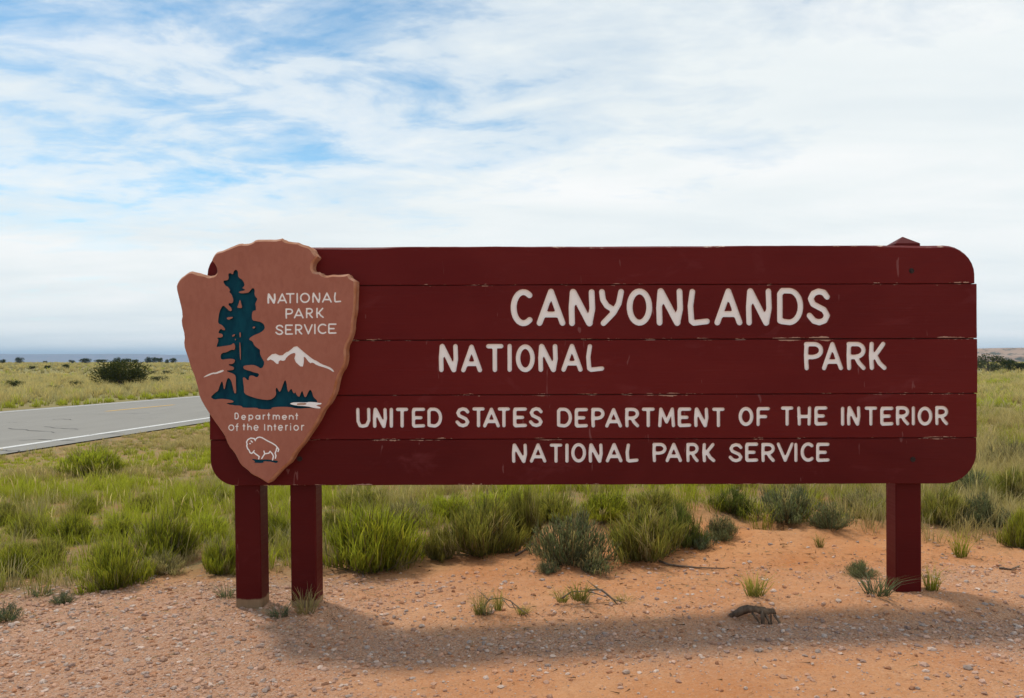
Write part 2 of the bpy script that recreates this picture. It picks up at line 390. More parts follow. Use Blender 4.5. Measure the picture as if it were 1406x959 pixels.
ho = hm.node_tree.nodes.new('ShaderNodeOutputMaterial'); hm.node_tree.links.new(pv.outputs[0], ho.inputs['Volume'])
hz.materials.append(hm)
tag(link('haze', hz), 'pale blue haze lying over the far land', kind='stuff')

# ------------------------------------------------------------------ the sign
ROLL = .0032
def S(px, py, depth=0.0):
    """photo pixel -> sign coordinates (x right, z up) on the plane 'depth' metres in front of the boards"""
    py = py + ROLL * (px - 815)
    d = SIGN_Y - depth
    return ((px - CX) * d / F - SX, (CY - py) * d / F + H - SZ)
SX = (815 - CX) * SIGN_Y / F; SZ = 0.0
sign = empty('park_sign', (SX + ROLL * 1.3, SIGN_Y, SZ)); sign.rotation_euler = (0, -ROLL, 0)
tag(sign, 'long dark red plank sign with white lettering and brown arrowhead on three posts', 'sign')

def inside(pts, loop):
    x, y = pts[:, 0], pts[:, 1]; L = np.asarray(loop); a = L; b = np.roll(L, -1, 0); r = np.zeros(len(pts), bool)
    for (x0, y0), (x1, y1) in zip(a, b):
        if y0 == y1: continue
        c = ((y0 > y) != (y1 > y)) & (x < (x1 - x0) * (y - y0) / (y1 - y0) + x0); r ^= c
    return r
def inside_many(pts, loops):
    r = np.zeros(len(pts), bool)
    for l in loops: r ^= inside(pts, l)
    return r
def cdt(loops):
    vs, es = [], []
    for l in loops:
        k = len(vs); n = len(l); vs += [Vector(p) for p in l]; es += [(k + i, k + (i + 1) % n) for i in range(n)]
    ov, oe, of, *_ = geometry.delaunay_2d_cdt(vs, es, [], 0, 1e-6)
    V = np.array([tuple(v) for v in ov]); Fc = np.array([tuple(f) for f in of]); C = V[Fc].mean(1)
    return V, Fc, C
def up_tris(V2, Fc):
    """orient triangles so that they face -y (towards the camera)"""
    a, b, c = V2[Fc[:, 0]], V2[Fc[:, 1]], V2[Fc[:, 2]]
    s = (b[:, 0] - a[:, 0]) * (c[:, 1] - a[:, 1]) - (b[:, 1] - a[:, 1]) * (c[:, 0] - a[:, 0])
    return np.where((s > 0)[:, None], Fc, Fc[:, ::-1])
def area(l):
    l = np.asarray(l); x, y = l[:, 0], l[:, 1]; return .5 * np.sum(x * np.roll(y, -1) - np.roll(x, -1) * y)
def inset(l, d):
    """move a counter-clockwise loop inwards by d (array or number)"""
    l = np.asarray(l, float); e = np.roll(l, -1, 0) - np.roll(l, 1, 0); e /= np.linalg.norm(e, axis=1)[:, None] + 1e-12
    n = np.stack([-e[:, 1], e[:, 0]], -1); return l + n * np.asarray(d).reshape(-1, 1), n
def densify(l, step):
    out = []; n = len(l)
    for i in range(n):
        a = np.array(l[i]); b = np.array(l[(i + 1) % n]); k = max(1, int(np.linalg.norm(b - a) / step))
        out += [a + (b - a) * t / k for t in range(k)]
    return np.array(out)
def smooth_loop(l, it=1):
    l = np.asarray(l, float)
    for _ in range(it):
        l2 = np.roll(l, -1, 0); l = np.stack([.75 * l + .25 * l2, .25 * l + .75 * l2], 1).reshape(-1, 2)
    return l
def slab(name, outline, rings, holes, mats, parent, face_y, back_y):
    """rings: list of (loop, y) from the front edge outwards to the back; holes: list of carved regions (lists of loops)"""
    front = rings[0][0]
    V2, Fc, C = cdt([front] + [l for h in holes for l in h])
    keep = inside(C, front)
    for h in holes: keep &= ~inside_many(C, h)
    Fk = up_tris(V2, Fc[keep])
    V = [np.stack([V2[:, 0], np.full(len(V2), face_y), V2[:, 1]], -1)]; Ts = [Fk]; fm = [np.zeros(len(Fk), int)]
    n0 = len(V2); n = len(front)
    for l, y in rings: V.append(np.stack([l[:, 0], np.full(n, 0) + y, l[:, 1]], -1))
    i = np.arange(n); j = (i + 1) % n
    for k in range(len(rings) - 1):
        a, b = n0 + k * n, n0 + (k + 1) * n
        Ts += [np.stack([a + i, b + i, b + j], -1), np.stack([a + i, b + j, a + j], -1)]; fm.append(np.full(2 * n, 1))
    VB, FB, CB = cdt([rings[-1][0]]); FB = up_tris(VB, FB[inside(CB, rings[-1][0])])[:, ::-1]
    nb = sum(len(v) for v in V); V.append(np.stack([VB[:, 0], np.full(len(VB), back_y), VB[:, 1]], -1)); Ts.append(FB + nb); fm.append(np.full(len(FB), 1))
    return link(name, np_mesh(name, np.concatenate(V), np.concatenate(Ts), mats, None, np.concatenate(fm)), parent)
def inlay(name, loops, y_floor, y_top, mats, parent):
    """painted floor and routed walls of one carved shape"""
    V2, Fc, C = cdt(loops); Fk = up_tris(V2, Fc[inside_many(C, loops)])
    V = [np.stack([V2[:, 0], np.full(len(V2), y_floor), V2[:, 1]], -1)]; Ts = [Fk]; fm = [np.zeros(len(Fk), int)]; n0 = len(V2)
    for l in loops:
        l = np.asarray(l); n = len(l); i = np.arange(n); j = (i + 1) % n
        V.append(np.stack([l[:, 0], np.full(n, y_floor), l[:, 1]], -1)); V.append(np.stack([l[:, 0], np.full(n, y_top), l[:, 1]], -1))
        Ts += [np.stack([n0 + i, n0 + j, n0 + n + j], -1), np.stack([n0 + i, n0 + n + j, n0 + n + i], -1)]; fm.append(np.full(2 * n, 1)); n0 += 2 * n
    return link(name, np_mesh(name, np.concatenate(V), np.concatenate(Ts), mats, None, np.concatenate(fm)), parent)

# --- round-ended brush letters: strokes in a unit box, thickened and outlined
def arc(cx, cy, rx, ry, a0, a1, n=14): return [(cx + rx * math.cos(R(a)), cy + ry * math.sin(R(a))) for a in np.linspace(a0, a1, n)]
Sc = [(1, .82), (.82, .96), (.52, 1), (.22, .93), (.07, .76), (.2, .59), (.5, .5), (.83, .40), (1, .22), (.86, .06), (.55, 0), (.25, .05), (0, .22)]
bowlP = [(0, 1), (.5, 1)] + arc(.55, .74, .45, .26, 80, -80, 9) + [(.42, .46), (0, .47)]
G = {
 'C': [arc(.6, .5, .6, .5, 52, 308, 20)], 'O': [arc(.5, .5, .5, .5, 0, 360, 28)],
 'A': [[(0, 0), (.5, 1)], [(.5, 1), (1, 0)], [(.17, .27), (.83, .27)]],
 'N': [[(.02, 0), (0, .5), (.06, 1)], [(.08, 1), (.86, 0), 1.12], [(.86, 0), (1, .45), (.97, 1)]],
 'Y': [[(0, 1), (.06, .74), (.26, .55), (.56, .44)], [(1, 1), (.87, .62), (.6, .33), (.08, 0)]],
 'L': [[(.12, 1), (0, .55), (.06, .06), (.2, 0), (1, .05)]],
 'D': [[(0, .05), (0, .9), (.12, 1)] + arc(.45, .5, .55, .5, 88, -88, 16) + [(0.1, .03)]],
 'S': [Sc], 'T': [[(0, 1), (1, 1)], [(.5, 1), (.5, 0)]], 'I': [[(.5, 1), (.5, 0)]],
 'E': [[(1, 1), (.05, 1), (0, .9), (0, .06), (.08, 0), (1, .02)], [(0, .5), (.74, .5)]],
 'F': [[(1, 1), (.05, 1), (0, .9), (0, 0)], [(0, .5), (.74, .5)]],
 'P': [[(.04, 0), (0, .5), (.03, 1)], bowlP], 'R': [[(.03, 0), (0, .5), (.03, 1)], bowlP, [(.48, .46), (.68, .22), (1, 0)]],
 'K': [[(.06, 0), (0, .5), (.05, 1)], [(.92, 1), (.22, .45), (.34, .5), (.62, .2), (1, 0)]],
 'U': [[(0, 1), (.02, .3), (.2, .03), (.45, 0), (.8, .05), (1, .35), (.98, 1)]],
 'H': [[(0, 1), (.05, 0)], [(1, 1), (.95, 0)], [(0, .47), (1, .47)]],
 'M': [[(0, 0), (.08, 1), (.5, .22), (.92, 1), (1, 0)]], 'V': [[(0, 1), (.5, 0), (1, 1)]],
 'e': [[(.05, .5), (1, .5)] + arc(.5, .5, .5, .5, 0, 310, 18)], 'o': [arc(.5, .5, .5, .5, 0, 360, 24)],
 'p': [[(0, 0), (0, 1)], arc(.5, .64, .5, .36, 0, 360, 20)], 'a': [arc(.45, .5, .45, .5, 0, 360, 20), [(1, 1), (1, 0)]],
 'r': [[(0, 0), (0, 1)], [(0, .7), (.4, .97), (1, 1)]], 't': [[(.5, 1), (.5, 0)], [(0, .68), (1, .68)]],
 'm': [[(0, 0), (0, 1)], [(0, .75), (.25, 1), (.5, .75), (.5, 0)], [(.5, .75), (.75, 1), (1, .75), (1, 0)]],
 'n': [[(0, 0), (0, 1)], [(0, .7), (.5, 1), (1, .7), (1, 0)]], 'h': [[(0, 0), (0, 1)], [(0, .45), (.5, .68), (1, .45), (1, 0)]],
 'f': [[(1, 1), (.62, .93), (.5, .75), (.5, 0)], [(0, .62), (1, .62)]], 'i': [[(.5, .68), (.5, 0)], [(.5, 1), (.5, .97)]],
}
def outline_of(strokes, r):
    """strokes in pixels -> closed contour loops of the thickened shape (marching squares on the distance field)"""
    segs = []
    for st in strokes:
        rr = r
        if isinstance(st[-1], (int, float)): rr = r * st[-1]; st = st[:-1]
        segs += [(*a, *b, rr) for a, b in zip(st, st[1:])]
    A = np.array(segs); h = r / 2.0
    x0, x1 = min(A[:, 0].min(), A[:, 2].min()) - 2 * r, max(A[:, 0].max(), A[:, 2].max()) + 2 * r
    y0, y1 = min(A[:, 1].min(), A[:, 3].min()) - 2 * r, max(A[:, 1].max(), A[:, 3].max()) + 2 * r
    xs = np.arange(x0, x1 + h, h); ys_ = np.arange(y0, y1 + h, h); X, Y = np.meshgrid(xs, ys_); D = np.full(X.shape, 1e9)
    for ax, ay, bx, by, rr in A:
        dx, dy = bx - ax, by - ay; t = np.clip(((X - ax) * dx + (Y - ay) * dy) / (dx * dx + dy * dy + 1e-9), 0, 1)
        D = np.minimum(D, np.hypot(X - ax - t * dx, Y - ay - t * dy) - rr)
    D = np.where(np.abs(D) < 1e-6, 1e-6, D); pt = {}; nxt = {}
    def P_(i, j, hor):
        k = (i, j, hor)
        if k not in pt:
            a = D[i, j]; b = D[i, j + 1] if hor else D[i + 1, j]; t = a / (a - b)
            pt[k] = (xs[j] + (h * t if hor else 0), ys_[i] + (0 if hor else h * t))
        return k
    s = D < 0
    mixed = np.argwhere((s[:-1, :-1] ^ s[1:, 1:]) | (s[:-1, 1:] ^ s[1:, :-1]) | (s[:-1, :-1] ^ s[:-1, 1:]))
    for i, j in mixed:
        c = [s[i, j], s[i, j + 1], s[i + 1, j + 1], s[i + 1, j]]
        e = [P_(i, j, 1) if c[0] != c[1] else None, P_(i, j + 1, 0) if c[1] != c[2] else None, P_(i + 1, j, 1) if c[2] != c[3] else None, P_(i, j, 0) if c[3] != c[0] else None]
        st = [k for k in range(4) if e[k] and c[k] and not c[(k + 1) % 4]]; en = [k for k in range(4) if e[k] and not c[k] and c[(k + 1) % 4]]
        for k in st:
            m = min(en, key=lambda w: (k - w) % 4) if len(en) > 1 else en[0]
            nxt[e[k]] = e[m]
    loops = []
    while nxt:
        k0 = next(iter(nxt)); k = k0; l = []
        while k in nxt: l.append(pt[k]); k = nxt.pop(k)
        l = np.array(l)
        for _ in range(2):                       # drop points that hardly turn
            a = np.roll(l, 1, 0); b = np.roll(l, -1, 0); dv = b - a
            off = np.abs((l[:, 0] - a[:, 0]) * dv[:, 1] - (l[:, 1] - a[:, 1]) * dv[:, 0]) / (np.linalg.norm(dv, axis=1) + 1e-9)
            drop = (off < .02 * r) & (np.arange(len(l)) % 2 == 0)
            if len(l) > 10: l = l[~drop]
        if len(l) > 4: loops.append(l)
    return loops
def glyph(ch, x0, x1, y0, y1, r):
    """one letter in pixel space, y down; box is the painted extent"""
    X0, X1, Y0, Y1 = x0 + r, x1 - r, y0 + r, y1 - r
    st = []
    for s_ in G[ch]:
        o = [(X0 + p[0] * (X1 - X0), Y1 - p[1] * (Y1 - Y0)) for p in s_ if not isinstance(p, (int, float))]
        if isinstance(s_[-1], (int, float)): o.append(s_[-1])
        st.append(o)
    return outline_of(st, r)

# --- boards
SEAM = [391.2, 466.5, 542.0, 602.8]
def yroll(v, x): return v - ROLL * (x - 815)
def board_px(top, bot, xl, xr, rtl=0, rtr=0, rbl=0, rbr=0):
    """outline in level pixels (already unrolled), clockwise on the picture = counter-clockwise with z up reversed later"""
    pts = []
    def corner(cx, cy, r, a0, a1): return [(cx + r * math.cos(R(a)), cy - r * math.sin(R(a))) for a in np.linspace(a0, a1, 9)]
    pts += corner(xl + rbl, bot - rbl, rbl, 180, 270) if rbl else [(xl, bot)]
    pts += corner(xr - rbr, bot - rbr, rbr, 270, 360) if rbr else [(xr, bot)]
    pts += corner(xr - rtr, top + rtr, rtr, 0, 90) if rtr else [(xr, top)]
    pts += corner(xl + rtl, top + rtl, rtl, 90, 180) if rtl else [(xl, top)]
    return pts
def SL(px, py): return ((px - CX) * SIGN_Y / F - SX, (CY - py) * SIGN_Y / F + H - SZ)    # level sign pixels
BOARDS = [(338.2, SEAM[0] - .35, 285, 1338.6, dict(rtl=38, rtr=41)), (SEAM[0] + .35, SEAM[1] - .5, 286.5, 1341.8, {}), (SEAM[1] + .5, SEAM[2] - .4, 287, 1342.3, {}),
          (SEAM[2] + .4, SEAM[3] - .3, 287.5, 1341.2, {}), (SEAM[3] + .3, 665.6, 288.5, 1340.4, dict(rbl=36, rbr=44))]
ROWS = {1: [(4.0, 'CANYONLANDS', 396.6, 447.8, [(701.4, 732.2), (737, 776.7), (781, 817.7), (822.8, 857.3), (860.7, 896), (901.3, 938.4), (944.4, 975.1), (981.1, 1019.9), (1024.5, 1060.3), (1067.3, 1103.5), (1107.8, 1140.2)])],
        2: [(3.1, 'NATIONAL', 472.2, 510.8, [(602.4, 629.1), (633, 662), (667.5, 691.4), (696.7, 702.9), (708.2, 734.4), (739, 766), (770.7, 800.2), (804.8, 829.7)]),
            (3.1, 'PARK', 470.9, 509.9, [(1103.9, 1130.8), (1128.6, 1157.9), (1162.4, 1189.1), (1193.1, 1217.7)])],
        3: [(2.35, 'UNITEDSTATES', 559.2, 586.8, [(488.6, 508.5), (511.5, 531.2), (534.6, 539.4), (543.3, 560.3), (565.1, 583.6), (586.4, 606.9), (625, 644.3), (648.3, 665.3), (662.9, 686.2), (683.2, 700.1), (704.1, 723.4), (726, 745)]),
            (2.35, 'DEPARTMENT', 560, 587.3, [(764.5, 785.3), (788.8, 807.2), (811.4, 830.1), (830.7, 854), (858, 877.5), (881, 899), (903.4, 926.9), (930.3, 949.2), (952.8, 972.7), (977.7, 995)]),
            (2.4, 'OFTHEINTERIOR', 559.4, 586.0, [(1013.9, 1034.6), (1038.6, 1057.3), (1072.1, 1089.5), (1094.4, 1114), (1118, 1136.3), (1154.4, 1159.6), (1162.7, 1181.7), (1187, 1204.6), (1208.4, 1227.1), (1229.8, 1248.7), (1251.4, 1256.9), (1259.8, 1280.5), (1283.8, 1302.1)])],
        4: [(2.3, 'NATIONALPARKSERVICE', 608.9, 635.6, [(702.4, 723.4), (727, 749.9), (754.4, 771.8), (775.7, 780.6), (783.9, 804.5), (807.8, 827.4), (831.3, 854.5), (858.5, 876.5), (895.4, 915.1), (913.4, 936.3), (941.9, 959.2), (963.8, 982.1), (1000.1, 1019.4), (1022.7, 1041), (1044.9, 1063.9), (1066.2, 1089.7), (1089.9, 1095.4), (1098.9, 1117.5), (1120.2, 1139.1)])]}
DEEP = .007
for k, (top, bot, xl, xr, rad) in enumerate(BOARDS):
    out = densify([SL(*p) for p in board_px(top, bot, xl, xr, **rad)], .014)
    if area(out) < 0: out = out[::-1]
    _, nn = inset(out, 0)
    wob = .0016 * (fbm(out[:, 0] * 9 + 30 * k, out[:, 1] * 9, 4) - .5) * 2
    out, _ = inset(out, wob)
    big = np.clip((fbm(out[:, 0] * 2.3 + 11 * k, out[:, 1] * 3 + 7, 3) - .3) * 2.2, .12, 1)
    isz = np.clip(-nn[:, 1], 0, 1)              # facing up (the inward normal points down)
    cham = .0022 + (.013 * isz * big if k == 0 else .0009 * fbm(out[:, 0] * 14, out[:, 1] * 14 + k, 3))
    front, _ = inset(out, cham)
    holes = []; letters = []
    for (r, word, y0, y1, spans) in ROWS.get(k, []):
        for ch, (x0, x1) in zip(word, spans):
            dy = random.uniform(-.5, .5)
            L = [np.array([SL(*p) for p in l]) for l in glyph(ch, x0, x1, y0 + dy, y1 + dy * .5, r * random.uniform(.97, 1.04))]
            holes.append(L); letters.append(L)
    pl = slab('plank', out, [(front, 0.0), (out, cham * (1 + .9 * isz)), (out, .038)], holes, [M_RED, M_REDW], sign, 0.0, .038)
    pl['edge_low'] = float(SL(0, bot)[1]); pl['edge_high'] = float(SL(0, top)[1])
    for L in letters: inlay('letter', L, DEEP, 0.0, [M_WHITE, M_LEDGE], pl)
    if k < 4:                                    # lap behind the seam closes the gap
        (xa, zs), (xb, _) = SL(xl + 3, bot), SL(xr - 3, bot)
        V = [(x, y, z) for z in (zs - .012, zs + .004) for x, y in ((xa, .014), (xb, .014), (xb, .026), (xa, .026))]
        link('seam_lap', py_mesh('seam_lap', V, [(3, 2, 1, 0), (4, 5, 6, 7), (0, 1, 5, 4), (1, 2, 6, 5), (2, 3, 7, 6), (3, 0, 4, 7)], M_BOLT), pl)
    for (bx, by) in {0: [(1252, 373.5)], 4: [(1253, 632.5), (411, 629)]}.get(k, []):
        X, Z = SL(bx, by); V = []; Fs = []
        for rr, yy in ((.0145, -.0008), (.0135, -.003), (.0105, -.003), (.0100, -.0012), (.0075, -.0012), (.0070, -.006), (.0001, -.0062)):
            for a in range(12): V.append((X + rr * math.cos(a * math.pi / 6), yy, Z + rr * math.sin(a * math.pi / 6)))
        for s_ in range(6):
            for a in range(12): b = (a + 1) % 12; Fs.append((s_ * 12 + a, s_ * 12 + b, s_ * 12 + 12 + b, s_ * 12 + 12 + a))
        link('bolt', py_mesh('bolt', V, Fs, M_BOLT), pl)

# --- posts
def post(px_top, px_bot, top_py, w=.138):
    d = SIGN_Y + .0385
    xt = (px_top - CX) * d / F - SX; xb = (px_bot - CX) * d / F - SX
    zt = (CY - top_py) * d / F + H; g = float(ground_z(xb + SX, SIGN_Y + .1, False))
    def ring(x, z, e, ins): return [(x - w / 2 + a * e + ins * (1 if a_x < 0 else -1) * 0, 0, z) for a, a_x in ()]
    V = []; c = .006; ys0 = .0385
    lev = [(g - .45, 0), (zt - .045, 0), (zt - .042, .002), (zt, w / 2 - .002)]
    for z, ins in lev:
        t = (z - g) / (zt - g); x = xb + (xt - xb) * t; hw = w / 2 - ins; cc = min(c, hw * .4)
        for (sx, sy) in ((-1, -1), (1, -1), (1, 1), (-1, 1)):
            cx_, cy_ = x + sx * hw, ys0 + w / 2 + sy * hw
            a = (cx_, cy_ - sy * cc, z); b = (cx_ - sx * cc, cy_, z)
            V += [a, b] if sx * sy > 0 else [b, a]
    Fs = []
    for k in range(3):
        for j in range(8): a, b = k * 8 + j, k * 8 + (j + 1) % 8; Fs.append((a, b, b + 8, a + 8))
    Fs.append(tuple(range(24, 32))); Fs.append(tuple(range(7, -1, -1)))
    o = link('post', py_mesh('post', V, Fs, M_POST), sign); return o, g
for pt_, pb, ty, bh in ((334.5, 340.5, 331, .062), (412.5, 416.5, 352, .052), (1247, 1247, 324.5, -.5)):
    o, g = post(pt_, pb, ty); o['bare_height'] = float(g + bh)

# --- arrowhead
AD = .088
ARW = [(45, 550, 6), (60, 505, 6), (90, 460, 6), (140, 425, 6), (195, 385, 6), (250, 388, 6), (300, 405, 6), (355, 415, 6), (400, 432, 6), (440, 427, 6), (462, 402, 6), (462, 368, 6), (445, 320, 6), (405, 278, 6), (430, 230, 6), (460, 192, 6),
       (520, 180, 6), (580, 150, 6), (650, 122, 6), (700, 103, 6), (770, 110, 6), (820, 95, 6), (860, 65, 6), (950, 65, 6), (60, 65, 7), (100, 65, 7), (140, 60, 7), (175, 48, 7), (220, 70, 7), (300, 90, 7), (345, 92, 7), (395, 112, 7), (450, 124, 7), (500, 152, 7),
       (520, 190, 7), (560, 235, 7), (540, 265, 7), (510, 300, 7), (500, 345, 7), (512, 383, 7), (560, 390, 7), (600, 415, 7), (640, 428, 7), (690, 420, 7), (740, 424, 7), (800, 420, 7), (850, 412, 7), (880, 440, 7), (930, 470, 7), (950, 500, 7), (945, 600, 7), (940, 700, 7), (935, 800, 7),
       (515, 0, 8), (513, 60, 8), (495, 110, 8), (475, 150, 8), (478, 210, 8), (465, 260, 8), (440, 295, 8), (425, 350, 8), (415, 400, 8), (385, 455, 8), (350, 495, 8), (330, 540, 8), (300, 590, 8), (265, 640, 8), (235, 685, 8), (195, 730, 8), (165, 785, 8), (120, 820, 8), (60, 885, 8), (35, 898, 8),
       (560, 897, 5), (480, 845, 5), (390, 805, 5), (330, 742, 5), (255, 690, 5), (215, 610, 5), (180, 540, 5), (105, 455, 5), (75, 360, 5), (40, 300, 5), (0, 245, 5), (285, 400, 2), (215, 280, 2), (205, 225, 2), (180, 130, 2), (150, 60, 2), (130, -10, 2),
       (105, 820, 1), (115, 760, 1), (90, 670, 1), (100, 610, 1), (75, 500, 1)]
ZM = {1: (230, 310, 5.021), 2: (230, 490, 5.021), 3: (355, 395, 7.992), 4: (275, 505, 7.811), 5: (300, 560, 8.715), 6: (235, 320, 7.377), 7: (365, 320, 7.377), 8: (360, 440, 3.993), 10: (275, 360, 9.59), 11: (275, 450, 9.59)}
def Z(x, y, z): a, b, s_ = ZM[z]; return (a + x / s_, b + y / s_)
def zl(pts, z): return [Z(x, y, z) for x, y in pts]
def SA(px, py): return S(px, py, AD)
sil = np.array([SA(*Z(*p)) for p in ARW])
if area(sil) < 0: sil = sil[::-1]
sil = densify(smooth_loop(sil, 1), .009)
_, nrm = inset(sil, 0); outx = -nrm[:, 0]; outz = -nrm[:, 1]
sil, _ = inset(sil, np.clip(outx, 0, 1) * .0175)          # the far edge of the right flank is what the camera sees
n1_ = fbm(sil[:, 0] * 30, sil[:, 1] * 30, 3) - .5; n2_ = fbm(sil[:, 0] * 55 + 9, sil[:, 1] * 55, 3) - .5
mid, _ = inset(sil, .003 * n1_); low_, _ = inset(sil, .002 + .007 * n2_)
edge = .0065 + .005 * np.clip(outz, 0, 1) + .006 * n1_ + .004 * np.clip(outx, 0, 1)
fr_, _ = inset(sil, np.clip(edge, .003, .02))
# motifs
tree_px = zl([(475, 97), (503, 130), (500, 180), (515, 210), (550, 228), (575, 265), (590, 305), (565, 335), (555, 345), (592, 362), (590, 375), (530, 385), (505, 400), (545, 415), (600, 408), (640, 405), (665, 370), (695, 338), (722, 365), (715, 425), (735, 465), (758, 487), (740, 520), (725, 550), (735, 600), (735, 640), (700, 640), (685, 670), (680, 720), (690, 770), (740, 778), (800, 790), (845, 825), (853, 885)], 10) + \
  zl([(790, 70), (720, 95), (660, 130), (640, 160), (690, 180), (710, 235), (760, 275), (790, 295), (785, 340), (810, 400), (850, 465), (810, 548), (740, 505), (690, 490), (600, 498), (565, 510), (570, 540), (600, 558), (660, 572), (700, 590), (775, 605), (765, 645), (735, 657), (700, 635), (660, 630), (640, 650), (640, 690), (620, 695), (590, 660), (558, 655), (565, 720), (575, 800)], 11) + \
  zl([(470, 280), (540, 312), (640, 340), (745, 350), (800, 315), (815, 275), (805, 240), (818, 210), (835, 240), (850, 265), (870, 230), (890, 170), (910, 128), (925, 165), (932, 235), (945, 265), (960, 240), (978, 225), (990, 260), (1005, 280), (1020, 262), (1030, 290), (1050, 312), (1065, 310), (1080, 265), (1093, 248), (1105, 280), (1115, 315), (1135, 315), (1155, 265), (1178, 232), (1200, 265), (1210, 315), (1245, 345), (1255, 362), (1238, 400), (1230, 440), (1180, 432), (1040, 442), (960, 422), (850, 420), (760, 428), (765, 450), (620, 445), (610, 430), (455, 432), (440, 408), (345, 405), (262, 382), (355, 375), (355, 355), (280, 338), (200, 335), (150, 345), (112, 320), (125, 300), (165, 265), (190, 250), (205, 200), (232, 138), (245, 180), (250, 230), (262, 230), (275, 160), (297, 103), (330, 135), (345, 190), (360, 265), (375, 280), (385, 265), (380, 150)], 4) + \
  zl([(468, 640), (440, 610), (350, 578), (350, 565), (440, 560), (445, 520), (375, 498), (375, 482), (430, 480), (460, 440), (445, 415), (370, 410), (275, 428), (265, 375), (285, 335), (350, 325), (410, 290), (455, 298), (462, 240), (440, 200), (410, 230), (340, 240), (220, 258), (215, 245), (245, 160), (215, 135), (290, 130), (300, 100), (280, 80), (235, 75), (265, 12), (310, 40)], 11) + \
  zl([(335, 890), (290, 830), (235, 810), (240, 740), (255, 650), (300, 565), (345, 605), (390, 650), (420, 640), (410, 600), (375, 570), (375, 540), (425, 545), (440, 500), (425, 450), (410, 420), (378, 390), (400, 385), (375, 330), (330, 310), (300, 245), (370, 240), (380, 200), (370, 160), (395, 143), (435, 168), (445, 120)], 10)
isl = [zl([(525, 485), (545, 560), (555, 605), (520, 608), (485, 600), (505, 560)], 10), zl([(345, 730), (435, 722), (425, 742), (365, 765)], 10), zl([(690, 855), (720, 848), (725, 868), (695, 880)], 10),
       zl([(515, 65), (535, 62), (534, 130), (520, 130)], 11), zl([(513, 200), (530, 197), (536, 420), (524, 425)], 11), zl([(415, 105), (455, 85), (460, 100), (430, 125)], 11), zl([(455, 150), (475, 150), (470, 168), (458, 166)], 11)]
loc = lambda l: smooth_loop([SA(*p) for p in l], 1)
tree_loops = [loc(tree_px)] + [loc(l) for l in isl]
mount = [loc(zl([(85, 785), (165, 715), (250, 755), (305, 705), (325, 705), (410, 632), (465, 680), (525, 730), (600, 790), (640, 805), (690, 840), (760, 865), (800, 885), (832, 920), (820, 930), (780, 900), (730, 880), (640, 855), (590, 820), (565, 838), (495, 745), (500, 810), (482, 888), (385, 800), (410, 720), (370, 720), (310, 760), (285, 810), (225, 795), (215, 855), (140, 785), (100, 805)], 3))]
streak = [loc(zl([(25, 665), (85, 620), (165, 590), (200, 592), (260, 565), (300, 555), (312, 570), (290, 585), (200, 615), (165, 610), (100, 640)], 11))]
water = [loc(zl([(955, 390), (985, 375), (1040, 372), (1140, 375), (1160, 368), (1240, 372), (1275, 380), (1300, 378), (1298, 395), (1260, 398), (1240, 408), (1290, 425), (1285, 440), (1225, 435), (1150, 415), (1030, 408)], 4))]
patch = [loc(zl([(1042, 379), (1140, 379), (1134, 399), (1032, 403)], 4))]
dark_ground = [loc(zl([(380, 610), (500, 625), (570, 618), (640, 628), (718, 638), (690, 668), (640, 648), (530, 640), (540, 664), (410, 660), (440, 645)], 5))]  # dark painted ground of the emblem, under the bison
b5 = lambda pts: zl(pts, 5)
bison = [b5([(440, 395), (425, 370), (385, 364), (350, 382), (334, 410), (340, 440), (336, 455), (346, 490), (365, 512), (376, 540), (395, 548), (412, 532), (425, 515)]), b5([(412, 530), (450, 560), (485, 585), (478, 612)]),
         b5([(440, 380), (465, 358), (490, 352), (520, 360), (580, 395), (640, 425), (680, 450), (705, 480), (718, 500), (710, 525)]), b5([(697, 478), (685, 520), (675, 545), (685, 575), (678, 605)]),
         b5([(542, 520), (550, 552), (515, 608)]), b5([(550, 552), (600, 545), (615, 522), (640, 550), (655, 580), (645, 625)]), b5([(388, 398), (402, 412)]), b5([(373, 431), (378, 430)])]
bison_loops = [np.array([SA(*p) for p in l]) for l in outline_of(bison, .85)]
alet = []
for (word, yl, yr, hh, spans, r) in (('NATIONAL', 403, 401.4, 14.3, [(367.1, 379), (381, 394.5), (392.7, 404.8), (407.0, 409.6), (412, 426), (428.8, 440.3), (442.2, 456), (458.6, 468.8)], 1.12),
                              ('PARK', 423.6, 422.6, 14.4, [(391.9, 402.8), (403.4, 417.3), (420, 430), (434, 445)], 1.12),
                              ('SERVICE', 445.9, 444.2, 14.5, [(377.9, 389.2), (391.3, 402.5), (405, 415.4), (417.2, 429.8), (431.1, 433.9), (436.1, 448.6), (450.5, 462.3)], 1.12)):
    for i, (ch, sp) in enumerate(zip(word, spans)):
        y0 = yl + (yr - yl) * i / (len(word) - 1)
        rr = r * (1.25 if ch == 'N' and i == 0 else 1)
        alet.append([np.array([SA(*p) for p in l]) for l in glyph(ch, sp[0], sp[1], y0, y0 + hh, rr)])
